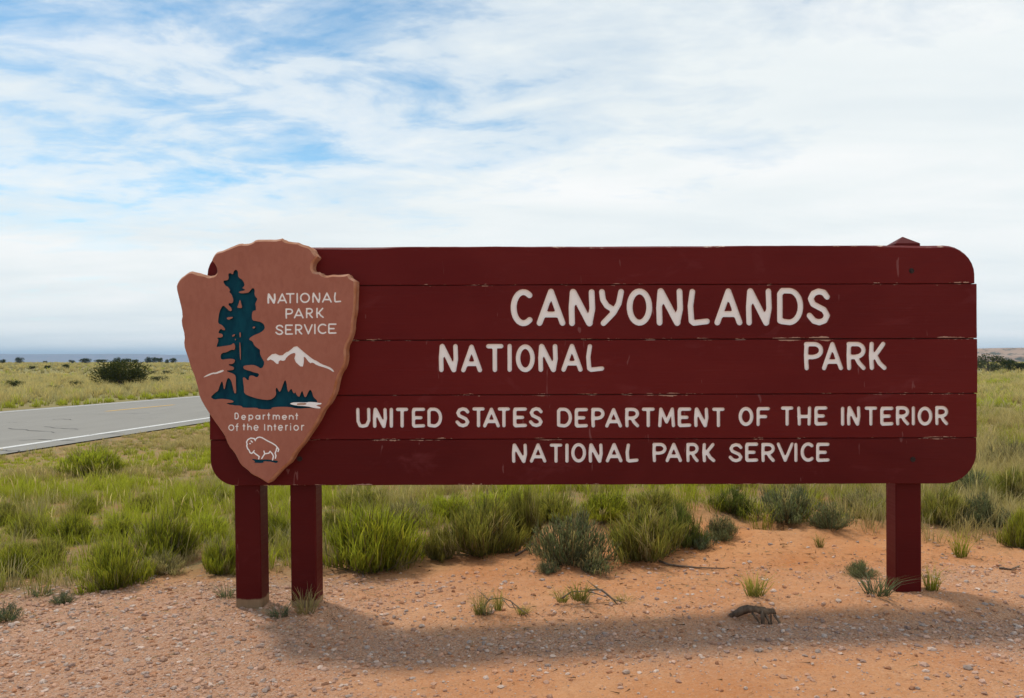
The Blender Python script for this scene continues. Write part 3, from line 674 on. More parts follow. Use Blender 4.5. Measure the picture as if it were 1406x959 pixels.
for ch, x0, x1, y0, y1 in [('D', 188, 242, 58, 142), ('e', 268, 328, 85, 148), ('p', 355, 415, 82, 165), ('a', 437, 500, 85, 145), ('r', 525, 560, 82, 145), ('t', 578, 618, 58, 145), ('m', 645, 733, 82, 145), ('e', 755, 818, 85, 148), ('n', 838, 898, 85, 145), ('t', 915, 952, 62, 145),
                           ('o', 113, 187, 200, 278), ('f', 198, 237, 185, 282), ('t', 283, 320, 190, 272), ('h', 340, 398, 190, 272), ('e', 415, 478, 205, 278), ('I', 540, 558, 195, 275), ('n', 583, 640, 205, 278), ('t', 655, 690, 192, 275), ('e', 708, 770, 205, 278), ('r', 795, 830, 205, 275), ('i', 852, 868, 185, 276), ('o', 893, 960, 205, 278), ('r', 985, 1025, 205, 276)]:
    (a, b), (c, d) = Z(x0, y0, 5), Z(x1, y1, 5)
    alet.append([np.array([SA(*p) for p in l]) for l in glyph(ch, a, c, b, d, .84)])
wat_out = [[p for p in l] for l in water]
holes = [tree_loops, mount, streak, dark_ground] + alet
arrow = slab('arrowhead_plaque', sil, [(fr_, -AD), (mid, -AD + .013), (low_, -AD + .045), (sil, -.0015)], holes, [M_ARROW, M_ARROWE], sign, -AD, -.0015)
inlay('tree_motif', tree_loops, -AD + .012, -AD, [M_BLUE, M_BLUE], arrow)
inlay('mountain_motif', mount, -AD + .003, -AD, [M_WHITE, M_LEDGE], arrow)
inlay('snow_streak_motif', streak, -AD + .003, -AD, [M_WHITE, M_LEDGE], arrow)
inlay('dark_ground_motif', dark_ground, -AD + .003, -AD, [M_BLUE, M_BLUE], arrow)
inlay('lake_motif', water, -AD - .0012, -AD + .0118, [M_WHITE, M_LEDGE], arrow)
inlay('lake_patch', patch, -AD - .0024, -AD - .0012, [M_LEDGE, M_LEDGE], arrow)
inlay('bison_motif', bison_loops, -AD - .0012, -AD + .0005, [M_WHITE, M_LEDGE], arrow)
for L in alet: inlay('letter', L, -AD + .0022, -AD, [M_WHITE, M_LEDGE], arrow)
# ------------------------------------------------------------------ vegetation
def leaf_mat(name, transl=.48, rough=.7):
    m = bpy.data.materials.new(name); m.use_nodes = True; nt = m.node_tree; nt.nodes.clear()
    at_ = nt.nodes.new('ShaderNodeAttribute'); at_.attribute_name = 'tint'
    oi = nt.nodes.new('ShaderNodeObjectInfo')
    k = mth(nt, 'MULTIPLY_ADD', oi.outputs['Random'], .35, .82)
    c = mix(nt, 1.0, at_.outputs['Color'], k, 'MULTIPLY')
    d = nt.nodes.new('ShaderNodeBsdfDiffuse'); t = nt.nodes.new('ShaderNodeBsdfTranslucent'); mx = nt.nodes.new('ShaderNodeMixShader')
    nt.links.new(c, d.inputs[0]); nt.links.new(mix(nt, 1.0, c, (1.25, 1.2, .7), 'MULTIPLY'), t.inputs[0]); mx.inputs[0].default_value = transl
    nt.links.new(d.outputs[0], mx.inputs[1]); nt.links.new(t.outputs[0], mx.inputs[2])
    o = nt.nodes.new('ShaderNodeOutputMaterial'); nt.links.new(mx.outputs[0], o.inputs[0]); return m
M_LEAF = leaf_mat('leaf_and_grass'); M_NEEDLE = leaf_mat('juniper_needles', .15)
M_TWIG = simple('grey_brown_twig', (.10, .07, .05), (.26, .20, .15), 40, .9, .1, .4, .003, (1, 1, 1))
M_DEAD = simple('dead_wood', (.05, .03, .02), (.20, .14, .095), 55, .9, .1, .6, .004, (1, 1, .3))
M_STEM = simple('green_brown_stem', (.10, .085, .04), (.20, .17, .08), 30, .9, .1, 0)

def blades(base, hgt, az, lean, width, c0, c1, kink=.55):
    """curved tapering blades; all arrays of length n -> V, T, colour"""
    n = len(hgt); az = np.asarray(az); dirv = np.stack([np.cos(az), np.sin(az), np.zeros(n)], -1)
    wa = rng.uniform(0, math.pi, n); wv = np.stack([np.cos(wa), np.sin(wa), np.zeros(n)], -1) * width[:, None] / 2
    ln = (lean * hgt)[:, None]
    mid = base + dirv * ln * kink ** 1.8; mid[:, 2] += hgt * kink * 1.04
    tip = base + dirv * ln; tip[:, 2] += hgt * np.sqrt(np.clip(1 - .35 * lean ** 2, .25, 1))
    V = np.stack([base - wv, base + wv, mid - wv * .85, mid + wv * .85, tip], 1).reshape(-1, 3)
    o = np.arange(n)[:, None] * 5
    T = np.concatenate([o + [0, 1, 3], o + [0, 3, 2], o + [2, 3, 4]])
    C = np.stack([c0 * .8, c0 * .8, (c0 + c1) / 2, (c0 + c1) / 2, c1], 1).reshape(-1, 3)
    return V, T, C
def jitter(c, n, a=.18): return np.clip(np.asarray(c)[None] * (1 + rng.uniform(-a, a, (n, 1))) * (1 + rng.uniform(-a * .4, a * .4, (n, 3))), .004, 1)
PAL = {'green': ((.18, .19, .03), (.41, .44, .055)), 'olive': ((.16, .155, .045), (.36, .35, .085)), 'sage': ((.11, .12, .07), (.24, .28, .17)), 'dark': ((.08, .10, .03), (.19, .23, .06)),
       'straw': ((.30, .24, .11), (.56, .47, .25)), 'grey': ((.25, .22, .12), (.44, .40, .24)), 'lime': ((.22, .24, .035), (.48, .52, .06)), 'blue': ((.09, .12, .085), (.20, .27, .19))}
def tuft(kind, n=70, spread=.20, seed=0, lean=1.15):
    """grass tuft, unit height"""
    a = rng.uniform(0, 2 * math.pi, n); rr = spread * np.sqrt(rng.random(n))
    base = np.stack([rr * np.cos(a), rr * np.sin(a), np.full(n, -.03)], -1)
    h = rng.uniform(.25, 1.0, n); c0, c1 = PAL[kind]
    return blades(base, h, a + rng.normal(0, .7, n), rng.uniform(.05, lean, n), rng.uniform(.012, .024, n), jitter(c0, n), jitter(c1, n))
def shrub_mesh(kind, nst=70, nlf=1500, leaf=.085, dome=.55, dead=.12):
    """ragged broom-like shrub about 1 wide and 1 high: forked woody stems, long thin upright shoots in lobes, some dead ones"""
    c0, c1 = PAL[kind]; a = rng.uniform(0, 2 * math.pi, nst)
    lob = 1 + .28 * np.sin(a * 2 + rng.uniform(0, 6)) + .18 * np.sin(a * 5 + rng.uniform(0, 6))
    out = np.sqrt(rng.random(nst)) * np.clip(lob, .5, 1.3)
    tip = np.stack([.5 * out * np.cos(a), .5 * out * np.sin(a), np.clip(1 - dome * out ** 2, .2, 1) * rng.uniform(.55, 1.0, nst)], -1)
    root = np.stack([.15 * out * np.cos(a), .15 * out * np.sin(a), np.full(nst, -.04)], -1)
    par = []
    for r0, t0 in zip(root, tip):
        m = r0 + (t0 - r0) * np.array([.62, .62, .42]) + rng.normal(0, .025, 3)
        par.append(tube_arrays([r0, m, t0], [.010, .006, .002], 3))
    stemV, stemT = join(par)
    k = rng.integers(0, nst, nlf); t = rng.uniform(.06, 1.0, nlf) ** .8
    pos = root[k] + (tip[k] - root[k]) * t[:, None] * .86 + rng.normal(0, .033, (nlf, 3))
    pos[:, 2] = np.maximum(pos[:, 2] - leaf * .3, .0)
    d = tip[k] - root[k]; az = np.arctan2(d[:, 1], d[:, 0]) + rng.normal(0, .9, nlf)
    h = leaf * rng.uniform(.6, 1.7, nlf)
    dd = rng.random(nst)[k] < dead
    cc0 = jitter(c0, nlf, .25); cc1 = jitter(c1, nlf, .25); cc0[dd] = jitter(PAL['grey'][0], int(dd.sum())); cc1[dd] = jitter(PAL['straw'][1], int(dd.sum()))
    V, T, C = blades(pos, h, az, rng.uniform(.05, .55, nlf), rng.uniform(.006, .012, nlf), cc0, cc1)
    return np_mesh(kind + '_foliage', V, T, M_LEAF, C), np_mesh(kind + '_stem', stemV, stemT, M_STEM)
SHR = {k: [shrub_mesh(k, *a) for _ in range(3)] for k, a in {'green': (100, 4600, .15, .6, .08), 'olive': (90, 3600, .21, .5), 'sage': (80, 3600, .085, .6, .16), 'dark': (80, 3600, .14, .55), 'lime': (90, 4600, .17, .6, .08), 'blue': (60, 2200, .08, .6), 'grey': (80, 2200, .15, .5, .4)}.items()}
TUF = {k: [np_mesh(k + '_tuft', *(lambda r: (r[0], r[1], M_LEAF, r[2]))(tuft(k, n))) for _ in range(2)] for k, n in {'green': 90, 'olive': 90, 'sage': 80, 'straw': 70, 'grey': 80, 'blue': 80}.items()}
def plant(name, kind, px, py, wpx, hpx, label, cat='shrub', group=None, tuft_=False, sink=0.0):
    p = at(px, py); s_ = p.y / F; w, h = wpx * s_, hpx * s_
    if tuft_:
        o = link(name, random.choice(TUF[kind]), None, p); o.scale = (w * 1.0, w * 1.0, h)
    else:
        o = empty(name, p); fol, st = random.choice(SHR[kind]); link('foliage', fol, o); link('stem', st, o); o.scale = (w * 1.18, w * 1.18, h * 1.03)
    o.location.z -= sink; o.rotation_euler = (random.uniform(-.10, .10), random.uniform(-.13, .13), random.uniform(0, 6.28))
    return tag(o, label, cat, group)
# single plants under and beside the sign
plant('green_shrub', 'lime', 512, 781, 132, 104, 'wide bright green shrub just right of the paired posts')
plant('small_shrub', 'olive', 600, 768, 46, 50, 'small loose green shrub between the bright green shrub and the olive one')
plant('olive_shrub', 'olive', 664, 757, 108, 84, 'tall olive green broom shrub nearest the sign middle on orange bank')
plant('olive_shrub', 'olive', 722, 741, 54, 78, 'narrow upright olive shrub beside the tall broom shrub')
plant('sage_shrub', 'sage', 785, 774, 124, 88, 'blue green sagebrush in the middle of the shrub row')
plant('sage_sprig', 'blue', 752, 787, 34, 24, 'low blue green sprig at the foot of the sagebrush')
plant('olive_shrub', 'olive', 888, 766, 112, 78, 'broad yellowish olive shrub right of the sagebrush')
plant('dark_shrub', 'dark', 934, 748, 62, 70, 'dark green shrub at the right end of the shrub row')
plant('grey_shrub', 'blue', 962, 752, 44, 34, 'low bluish shrub tucked against the dark green shrub')
plant('sage_shrub', 'sage', 990, 741, 50, 40, 'small grey green sagebrush on the crest of the sandy bank')
plant('sage_shrub', 'sage', 1080, 714, 92, 62, 'rounded blue green sagebrush under the right half of the sign')
plant('sage_shrub', 'sage', 1140, 726, 54, 44, 'greyish sagebrush between the rounded one and the right post')
plant('green_shrub', 'lime', 690, 722, 80, 62, 'yellow green shrub behind the olive broom shrubs')
plant('green_shrub', 'dark', 1006, 704, 60, 40, 'dark green shrub against the sign bottom behind the bank')
plant('grass_tuft', 'olive', 1126, 752, 22, 26, 'tiny dark tuft alone on orange sand between shrubs and right post', 'grass tuft', None, True)
plant('grass_tuft', 'olive', 1037, 819, 58, 42, 'round green tuft standing behind the dead root', 'grass tuft', None, True)
plant('grass_tuft', 'sage', 1205, 818, 80, 40, 'spreading grass tuft at left foot of the right post', 'grass tuft', None, True)
plant('sage_sprig', 'sage', 1182, 792, 42, 28, 'small grey green sprig behind the tuft left of the right post')
plant('grass_tuft', 'green', 1279, 810, 40, 46, 'green tuft at right foot of the right post', 'grass tuft', None, True)
plant('grass_tuft', 'green', 1318, 764, 40, 50, 'upright green tuft right of the right post at gravel edge', 'grass tuft', None, True)
plant('green_shrub', 'green', 1402, 752, 46, 66, 'bright green shrub cut by the right picture edge')
plant('grass_tuft', 'sage', 385, 848, 48, 24, 'low pale tuft on gravel between the paired posts', 'grass tuft', None, True)
plant('grass_tuft', 'straw', 420, 842, 50, 52, 'wispy straw tuft in front of the second post', 'grass tuft', None, True)
plant('grass_tuft', 'sage', 312, 822, 40, 26, 'faint grey green tuft left of the first post', 'grass tuft', None, True)
plant('sage_shrub', 'blue', 8, 853, 44, 30, 'bluish sage cushion at the left picture edge on gravel')
plant('sage_sprig', 'blue', 87, 828, 30, 22, 'small bluish sprig on gravel at lower left')
plant('grass_tuft', 'sage', 58, 818, 50, 18, 'low pale green mat beside the small bluish sprig', 'grass tuft', None, True)
plant('green_shrub', 'green', 156, 806, 84, 74, 'rounded green shrub at gravel edge left of the posts')
plant('green_shrub', 'green', 228, 768, 96, 78, 'large green shrub behind the one at the gravel edge')
plant('grey_shrub', 'grey', 222, 788, 56, 36, 'small grey brown shrub at gravel edge right of the rounded green one')
plant('green_shrub', 'lime', 306, 786, 54, 60, 'green shrub touching the left side of the first post')
plant('green_shrub', 'lime', 130, 652, 78, 46, 'yellow green shrub by the road side of the meadow')
for x, y, w, h, k, lab in ((20, 790, 70, 80, 'green', 'tall green shrub at the left picture edge above the bluish cushion'), (66, 772, 84, 62, 'olive', 'olive shrub between the tall left edge shrub and the rounded one'), (100, 742, 86, 62, 'green', 'broad green shrub behind the olive one at left'),
        (40, 735, 70, 50, 'olive', 'olive shrub in the meadow near the left picture edge, farther back'), (165, 738, 80, 56, 'green', 'green shrub straight behind the rounded gravel edge shrub'), (285, 742, 74, 66, 'lime', 'yellow green shrub behind the one touching the first post'),
        (262, 706, 70, 46, 'green', 'green meadow shrub just left of the sign lower left corner'), (205, 700, 66, 40, 'olive', 'low olive shrub in mid meadow between road and large green shrub'), (120, 705, 60, 44, 'green', 'green mid meadow shrub below the yellow green roadside one'),
        (380, 742, 60, 66, 'green', 'green shrub seen in the gap between the paired posts'), (345, 726, 60, 60, 'olive', 'olive shrub half hidden behind the first post'), (8, 720, 60, 50, 'olive', 'olive shrub cut by the left picture edge, farthest back there'),
        (300, 690, 56, 40, 'green', 'small green shrub under the sign lower left corner'), (460, 735, 64, 60, 'olive', 'olive shrub between the second post and the wide bright green shrub'),
        (560, 722, 70, 50, 'grey', 'dry greyish shrub behind the right side of the wide bright green shrub'), (620, 712, 66, 44, 'lime', 'yellow green shrub against the sign bottom left of the tall broom shrub'), (760, 710, 80, 44, 'olive', 'olive shrub behind the middle sagebrush'),
        (830, 712, 80, 46, 'green', 'green shrub behind the gap right of the middle sagebrush'), (900, 706, 76, 42, 'olive', 'olive shrub behind the broad yellowish one'), (1190, 706, 70, 46, 'grey', 'dry greyish shrub just left of the right post'),
        (1290, 716, 70, 60, 'olive', 'olive shrub just right of the right post below the sign corner'), (1350, 722, 76, 60, 'sage', 'grey green shrub at gravel edge below the sign right end'), (1395, 690, 70, 56, 'olive', 'olive shrub at the right picture edge above the bright green one'),
        (1330, 680, 70, 56, 'sage', 'grey green shrub beneath the sign lower right corner'), (1385, 640, 66, 48, 'grey', 'dry greyish shrub beside the sign right end'), (500, 700, 70, 40, 'olive', 'olive shrub behind the left side of the wide bright green shrub')):
    plant('meadow_shrub', k, x, y, w * (.72 if x < 480 else .95), h * (.66 if x < 480 else .9), lab, 'shrub', 'shrubs massed in the meadow behind the sign')

# meadow grass: clumps of blades, sparse where the sign hides the land
def scatter(u0, u1, y0, y1, dens, nb, h0, h1, wmin, wk, fn):
    n = int(dens * .5 * (u1 - u0) * (y1 ** 2 - y0 ** 2))
    y = np.sqrt(rng.uniform(y0 ** 2, y1 ** 2, n)); x = rng.uniform(u0, u1, n) * y
    keep = fn(x, y); x, y = x[keep], y[keep]; n = len(x)
    ck = fbm(x * .9 + 3, y * .9 + 8, 3) + rng.normal(0, .10, n) - .10 * sstep(1.5, 3, x)         # patches of kinds, drier to the right
    kinds = np.where(ck < .43, 0, np.where(ck < .50, 1, np.where(ck < .57, 2, np.where(ck < .64, 3, 4))))
    tab0 = np.array([PAL[k][0] for k in ('straw', 'grey', 'olive', 'green', 'lime')]); tab1 = np.array([PAL[k][1] for k in ('straw', 'grey', 'olive', 'green', 'lime')])
    edge = (x < ROADN(y)) & (x > ROADF(y) - 1.9)                          # the far verge of the road is greener
    kinds = np.where(edge, 3, kinds)
    far = (x < ROADF(y) - 1.9) & (rng.random(n) < .9); kinds = np.where(far, np.where(rng.random(n) < .5, 0, 1), kinds)
    hs = rng.uniform(h0, h1, n) * (1 - .42 * sstep(7.5, 11, y) * (y < 20) * (x < -2)) * np.where((x > ROADN(y)) & (x < ROADN(y) + 2.2), .6, 1) * np.where(kinds == 0, 1.15, 1) * np.where(edge, .7, 1)
    m = np.repeat(np.arange(n), nb); N_ = len(m)
    a = rng.uniform(0, 2 * math.pi, N_); rr = (.05 + .35 * hs[m]) * np.sqrt(rng.random(N_)) * .55
    bx, by = x[m] + rr * np.cos(a), y[m] + rr * np.sin(a)
    base = np.stack([bx, by, ground_z(bx, by) - .015], -1)
    h = hs[m] * rng.uniform(.4, 1.05, N_)
    w = np.maximum(wmin, wk * y[m]) * rng.uniform(.7, 1.3, N_)
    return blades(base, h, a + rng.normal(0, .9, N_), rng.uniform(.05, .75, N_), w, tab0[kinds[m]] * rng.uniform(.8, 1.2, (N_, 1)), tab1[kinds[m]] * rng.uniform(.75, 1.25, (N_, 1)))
def offroad(x, y): return (x > ROADN(y) + .7) | (x < ROADF(y) - .45)
def near_ok(x, y):
    u = x / y; hid = (u > -.33) & (u < .47) & (y > 9.2)
    return offroad(x, y) & (rng.random(len(x)) < cover(x, y) * np.where(hid, .12, 1) * np.where(fbm(x * 1.3, y * 1.3 + 60, 3) > .36, 1, .18))
def build_stuff(name, parts, label):
    Vs, Ts, Cs, n = [], [], [], 0
    for V, T_, C in parts: Vs.append(V); Ts.append(T_ + n); Cs.append(C); n += len(V)
    return tag(link(name, np_mesh(name, np.concatenate(Vs), np.concatenate(Ts), M_LEAF, np.concatenate(Cs))), label, kind='stuff')
build_stuff('meadow_grass', [scatter(-.75, .72, 4.4, 9, 46, 40, .10, .26, .0034, 0, near_ok), scatter(-.36, .70, 5.6, 9, 34, 36, .10, .24, .0032, 0, near_ok), scatter(-.75, .72, 9, 20, 26, 34, .12, .30, .0034, .0005, near_ok), scatter(-.75, -.28, 8.2, 17, 42, 30, .10, .24, .0034, .0005, near_ok)], 'green and straw coloured grass growing round and behind the sign')
def far_ok(x, y):
    u = x / y; hid = (u > -.33) & (u < .47)
    return offroad(x, y) & (rng.random(len(x)) < np.where(hid, .08, 1))
build_stuff('field_grass', [scatter(-.75, .72, 20, 60, 5.5, 24, .18, .42, .004, .00055, far_ok), scatter(-.75, .72, 60, 240, .35, 14, .2, .5, .01, .0006, far_ok)], 'pale dry grass of the open field beyond the road')

# loose straw seed stalks over the meadow
def stalks(n):
    y = np.sqrt(rng.uniform(5.6 ** 2, 12 ** 2, n)); x = rng.uniform(-.72, .7, n) * y
    k = (cover(x, y) > .8) & offroad(x, y) & ~((x / y > -.33) & (x / y < .47) & (y > 9.2)); x, y = x[k], y[k]; n = len(x)
    base = np.stack([x, y, ground_z(x, y) - .01], -1); h = rng.uniform(.16, .36, n) * (1 - .4 * sstep(7.5, 11, y)); az = rng.uniform(0, 6.28, n); ln = rng.uniform(.05, .5, n)
    A = blades(base, h, az, ln, np.full(n, .003), jitter(PAL['straw'][0], n), jitter(PAL['straw'][1], n), .8)
    hd = base + np.stack([np.cos(az), np.sin(az), np.zeros(n)], -1) * (ln * h * .62)[:, None]; hd[:, 2] += h * .78
    B = blades(hd, h * .28, az, ln * 1.2, np.full(n, .007), jitter(PAL['straw'][1], n), jitter(PAL['straw'][1], n), .5)
    return A, B
build_stuff('straw_stalks', list(stalks(1500)), 'thin pale seed stalks rising out of the meadow grass')

# ------------------------------------------------------------------ junipers and bushes beyond the road
def juniper(nl, blobs, size, c0, c1, bare=.0):
    P_, Cc = [], []
    bl = []
    for _ in range(blobs):
        a = random.uniform(0, 6.28); r_ = .36 * math.sqrt(random.random()); bl.append((r_ * math.cos(a), r_ * math.sin(a), random.uniform(.25, .82) * (1 - .5 * r_), random.uniform(.12, .22)))
    b = np.array(bl); k = rng.integers(0, blobs, nl)
    d = rng.normal(0, 1, (nl, 3)); d /= np.linalg.norm(d, axis=1)[:, None]; rad = b[k, 3] * rng.uniform(.45, 1.08, nl)
    p = b[k, :3] + d * rad[:, None]; p[:, 2] = np.maximum(p[:, 2], .05)
    s_ = size * rng.uniform(.6, 1.5, nl)
    u = rng.normal(0, 1, (nl, 3)); u /= np.linalg.norm(u, axis=1)[:, None]; v = d * .6 + np.array([0, 0, .6]) + rng.normal(0, .3, (nl, 3)); v /= np.linalg.norm(v, axis=1)[:, None]
    V = np.stack([p - u * s_[:, None] * .4, p + u * s_[:, None] * .4, p + v * s_[:, None]], 1).reshape(-1, 3); T_ = np.arange(nl * 3).reshape(-1, 3)
    c = np.asarray(c0)[None] + (np.asarray(c1) - np.asarray(c0))[None] * rng.random((nl, 1)); C = np.repeat(c, 3, 0)
    par = [tube_arrays([(0, 0, -.06), (.02, .01, .2), (.0, .02, .5)], [.05, .04, .015], 6)]
    for q in bl[:7]: par.append(tube_arrays([(0, 0, .02), (q[0] * .5, q[1] * .5, q[2] * .45), (q[0], q[1], q[2])], [.03, .02, .006], 5))
    tv, tt = join(par)
    return np_mesh('crown', V, T_, M_NEEDLE, C), np_mesh('trunk', tv, tt, M_TWIG)
JUN = [juniper(2600, 26, .05, (.025, .035, .012), (.065, .085, .025)) for _ in range(3)]
BIG = juniper(9000, 60, .032, (.028, .034, .010), (.085, .095, .024))
PALE = [juniper(2200, 22, .05, (.05, .055, .028), (.11, .12, .06)) for _ in range(2)]
def tree(name, data, px, py, wpx, hpx, label, cat='tree', group=None, y=None):
    p = at(px, py)
    if y: p = Vector(((px - CX) / F * y, y, float(ground_z((px - CX) / F * y, y))))
    s_ = p.y / F; o = empty(name, p); link('trunk', data[1], o); link('crown', data[0], o)
    o.scale = (wpx * s_ * 1.05, wpx * s_ * 1.05, hpx * s_ * 1.05); o.rotation_euler = (0, 0, random.uniform(0, 6.28)); return tag(o, label, cat, group)
tree('juniper_bush', BIG, 165, 533, 72, 42, 'largest dark green juniper bush in the field beyond the road', 'bush')
ORD = ['first', 'second', 'third', 'fourth', 'fifth', 'sixth', 'seventh', 'eighth', 'ninth', 'tenth', 'eleventh', 'twelfth', 'thirteenth', 'fourteenth']
for i, (x, y, w, h) in enumerate([(3, 502, 11, 7), (27, 501, 12, 9), (62, 500, 6, 4), (99, 500, 10, 5), (118, 500, 16, 8), (139, 500, 18, 7), (160, 500, 12, 9), (173, 500, 14, 7), (186, 500, 11, 7), (203, 501, 11, 10), (211, 501, 9, 9), (219, 501, 10, 9), (229, 499, 7, 7), (238, 500, 11, 8)]):
    tree('juniper_tree', JUN[i % 3], x, y, w, h, f'dark juniper on the left skyline, {ORD[i]} from the left picture edge', 'tree', 'junipers along the left skyline', y=205 + 9 * (i % 4))
for x, y, w, h, lab in ((21, 535, 26, 14, 'low dark bush in the field near the left picture edge'), (105, 533, 20, 11, 'round dark bush left of the largest juniper bush'), (74, 538, 20, 10, 'small dark bush nearest the road, below the round one'), (81, 525, 7, 5, 'tiny bush in the field above the small roadside one'),
                        (209, 518, 14, 10, 'grey bush just right of the largest juniper bush'), (228, 517, 14, 9, 'grey round bush, middle one of three right of largest juniper'), (250, 517, 13, 6, 'flat grey bush next to the arrowhead edge'), (218, 528, 28, 13, 'pale green low bush at right foot of the largest juniper bush'),
                        (44, 508, 9, 6, 'leftmost of three small bushes in a row on the far field'), (65, 508, 9, 7, 'middle of three small bushes in a row on the far field'), (91, 508, 10, 8, 'rightmost of three small bushes in a row on the far field')):
    tree('field_bush', PALE[0] if 'grey' in lab or 'pale' in lab else JUN[int(x) % 3], x, y, w, h, lab, 'bush')
for x, y, w, h, d, lab in ((1358, 512, 46, 26, 0, 'bright green juniper nearest the right end of the sign'), (1384, 511, 26, 18, 1, 'dark juniper in the middle of three right of the sign'), (1403, 511, 24, 15, 2, 'dark juniper at the right picture edge')):
    tree('juniper_tree', JUN[d] if d else PALE[1], x, y, w, h, lab, 'tree')

# ------------------------------------------------------------------ gravel, stones, dead wood
ICO = None
def ico():
    t = (1 + 5 ** .5) / 2
    V = np.array([(-1, t, 0), (1, t, 0), (-1, -t, 0), (1, -t, 0), (0, -1, t), (0, 1, t), (0, -1, -t), (0, 1, -t), (t, 0, -1), (t, 0, 1), (-t, 0, -1), (-t, 0, 1)], float) / math.hypot(1, t)
    T_ = np.array([(0, 11, 5), (0, 5, 1), (0, 1, 7), (0, 7, 10), (0, 10, 11), (1, 5, 9), (5, 11, 4), (11, 10, 2), (10, 7, 6), (7, 1, 8), (3, 9, 4), (3, 4, 2), (3, 2, 6), (3, 6, 8), (3, 8, 9), (4, 9, 5), (2, 4, 11), (6, 2, 10), (8, 6, 7), (9, 8, 1)])
    return V, T_
OCT = (np.array([(1, 0, 0), (-1, 0, 0), (0, 1, 0), (0, -1, 0), (0, 0, 1), (0, 0, -1)], float), np.array([(0, 2, 4), (2, 1, 4), (1, 3, 4), (3, 0, 4), (2, 0, 5), (1, 2, 5), (3, 1, 5), (0, 3, 5)]))
STONE = np.array([(.52, .31, .21), (.47, .27, .18), (.55, .36, .27), (.40, .24, .17), (.50, .33, .25), (.32, .22, .18), (.56, .43, .35), (.36, .29, .25), (.46, .25, .15), (.36, .17, .09), (.56, .44, .36)])
def pebbles(n, proto, s0, s1, fn):
    y = np.sqrt(rng.uniform(2.9 ** 2, 7.2 ** 2, n)); x = rng.uniform(-.68, .64, n) * y
    k = rng.random(n) < fn(x, y); x, y = x[k], y[k]; n = len(x)
    s_ = s0 + (s1 - s0) * rng.random(n) ** 3
    V0, T0 = proto; m = len(V0)
    sc = s_[:, None] * np.stack([rng.uniform(.7, 1.3, n), rng.uniform(.6, 1.1, n), rng.uniform(.35, .75, n)], -1)
    Vv = V0[None] * (1 + rng.uniform(-.28, .28, (n, m, 1))) * sc[:, None]
    a = rng.uniform(0, 6.28, n); c, s1_ = np.cos(a)[:, None], np.sin(a)[:, None]
    X = Vv[:, :, 0] * c - Vv[:, :, 1] * s1_ + x[:, None]; Y = Vv[:, :, 0] * s1_ + Vv[:, :, 1] * c + y[:, None]; Z_ = Vv[:, :, 2] + (ground_z(x, y) + sc[:, 2] * .25)[:, None]
    T_ = (T0[None] + (np.arange(n) * m)[:, None, None]).reshape(-1, 3)
    C = np.repeat(STONE[rng.integers(0, len(STONE), n)] * rng.uniform(.85, 1.25, (n, 1)), m, 0)
    return np.stack([X, Y, Z_], -1).reshape(-1, 3), T_, C
def stone_mat():
    m, nt, b = mat('gravel_stone'); a = nt.nodes.new('ShaderNodeAttribute'); a.attribute_name = 'tint'
    f = noise(nt, posn(nt), 180, 4, .6)
    nt.links.new(mix(nt, ramp(nt, f, [(.3, .35), (.7, 0)]), a.outputs['Color'], (.30, .15, .08)), b.inputs['Base Color']); b.inputs['Roughness'].default_value = .9; b.inputs['Specular IOR Level'].default_value = .15
    bump(nt, b, f, .3, .002); return m
M_STONE = stone_mat()
Vs, Ts, Cs, n0 = [], [], [], 0
for V, T_, C in (pebbles(60000, OCT, .0022, .007, lambda x, y: (.10 + .9 * gravel(x, y)) * (1 - .8 * cover(x, y))), pebbles(40000, ico(), .0042, .018, lambda x, y: (.04 + .9 * gravel(x, y) ** 1.5) * (1 - .85 * cover(x, y)))):
    Vs.append(V); Ts.append(T_ + n0); Cs.append(C); n0 += len(V)
tag(link('gravel', np_mesh('gravel', np.concatenate(Vs), np.concatenate(Ts), M_STONE, np.concatenate(Cs))), 'loose pinkish gravel scattered over the sandy apron before the sign', kind='stuff')
# earth clods and twig litter on the bank
V0, T0 = ico()
for i, (x, y, s_, lab) in enumerate([(358, 918, .022, 'small loose stone on gravel straight below the first post'), (945, 905, .018, 'small loose stone at near edge of the shadow, left of the dead root'), (770, 893, .017, 'small loose stone inside the shadow below the right twiggy plant'), (225, 906, .018, 'small loose stone on the gravel at lower left'),
        (520, 916, .02, 'small loose stone by the left end of the sign shadow'), (1055, 880, .016, 'small loose stone in the shadow just below the dead root'), (860, 925, .019, 'small loose stone on sand near the bottom edge, right of middle'), (1330, 920, .02, 'small loose stone on sand at lower right')]):
    V = V0 * (1 + rng.uniform(-.22, .22, (12, 1))) * np.array([1.2, .9, .6]) * s_; p = at(x, y)
    o = link('stone', np_mesh('stone', V, T0, M_STONE, np.repeat(STONE[i % 11][None] * .8, 12, 0)), None, (p.x, p.y, p.z + s_ * .2)); o.rotation_euler = (0, 0, random.uniform(0, 6))
    tag(o, lab, 'stone', 'larger stones on the gravel apron')
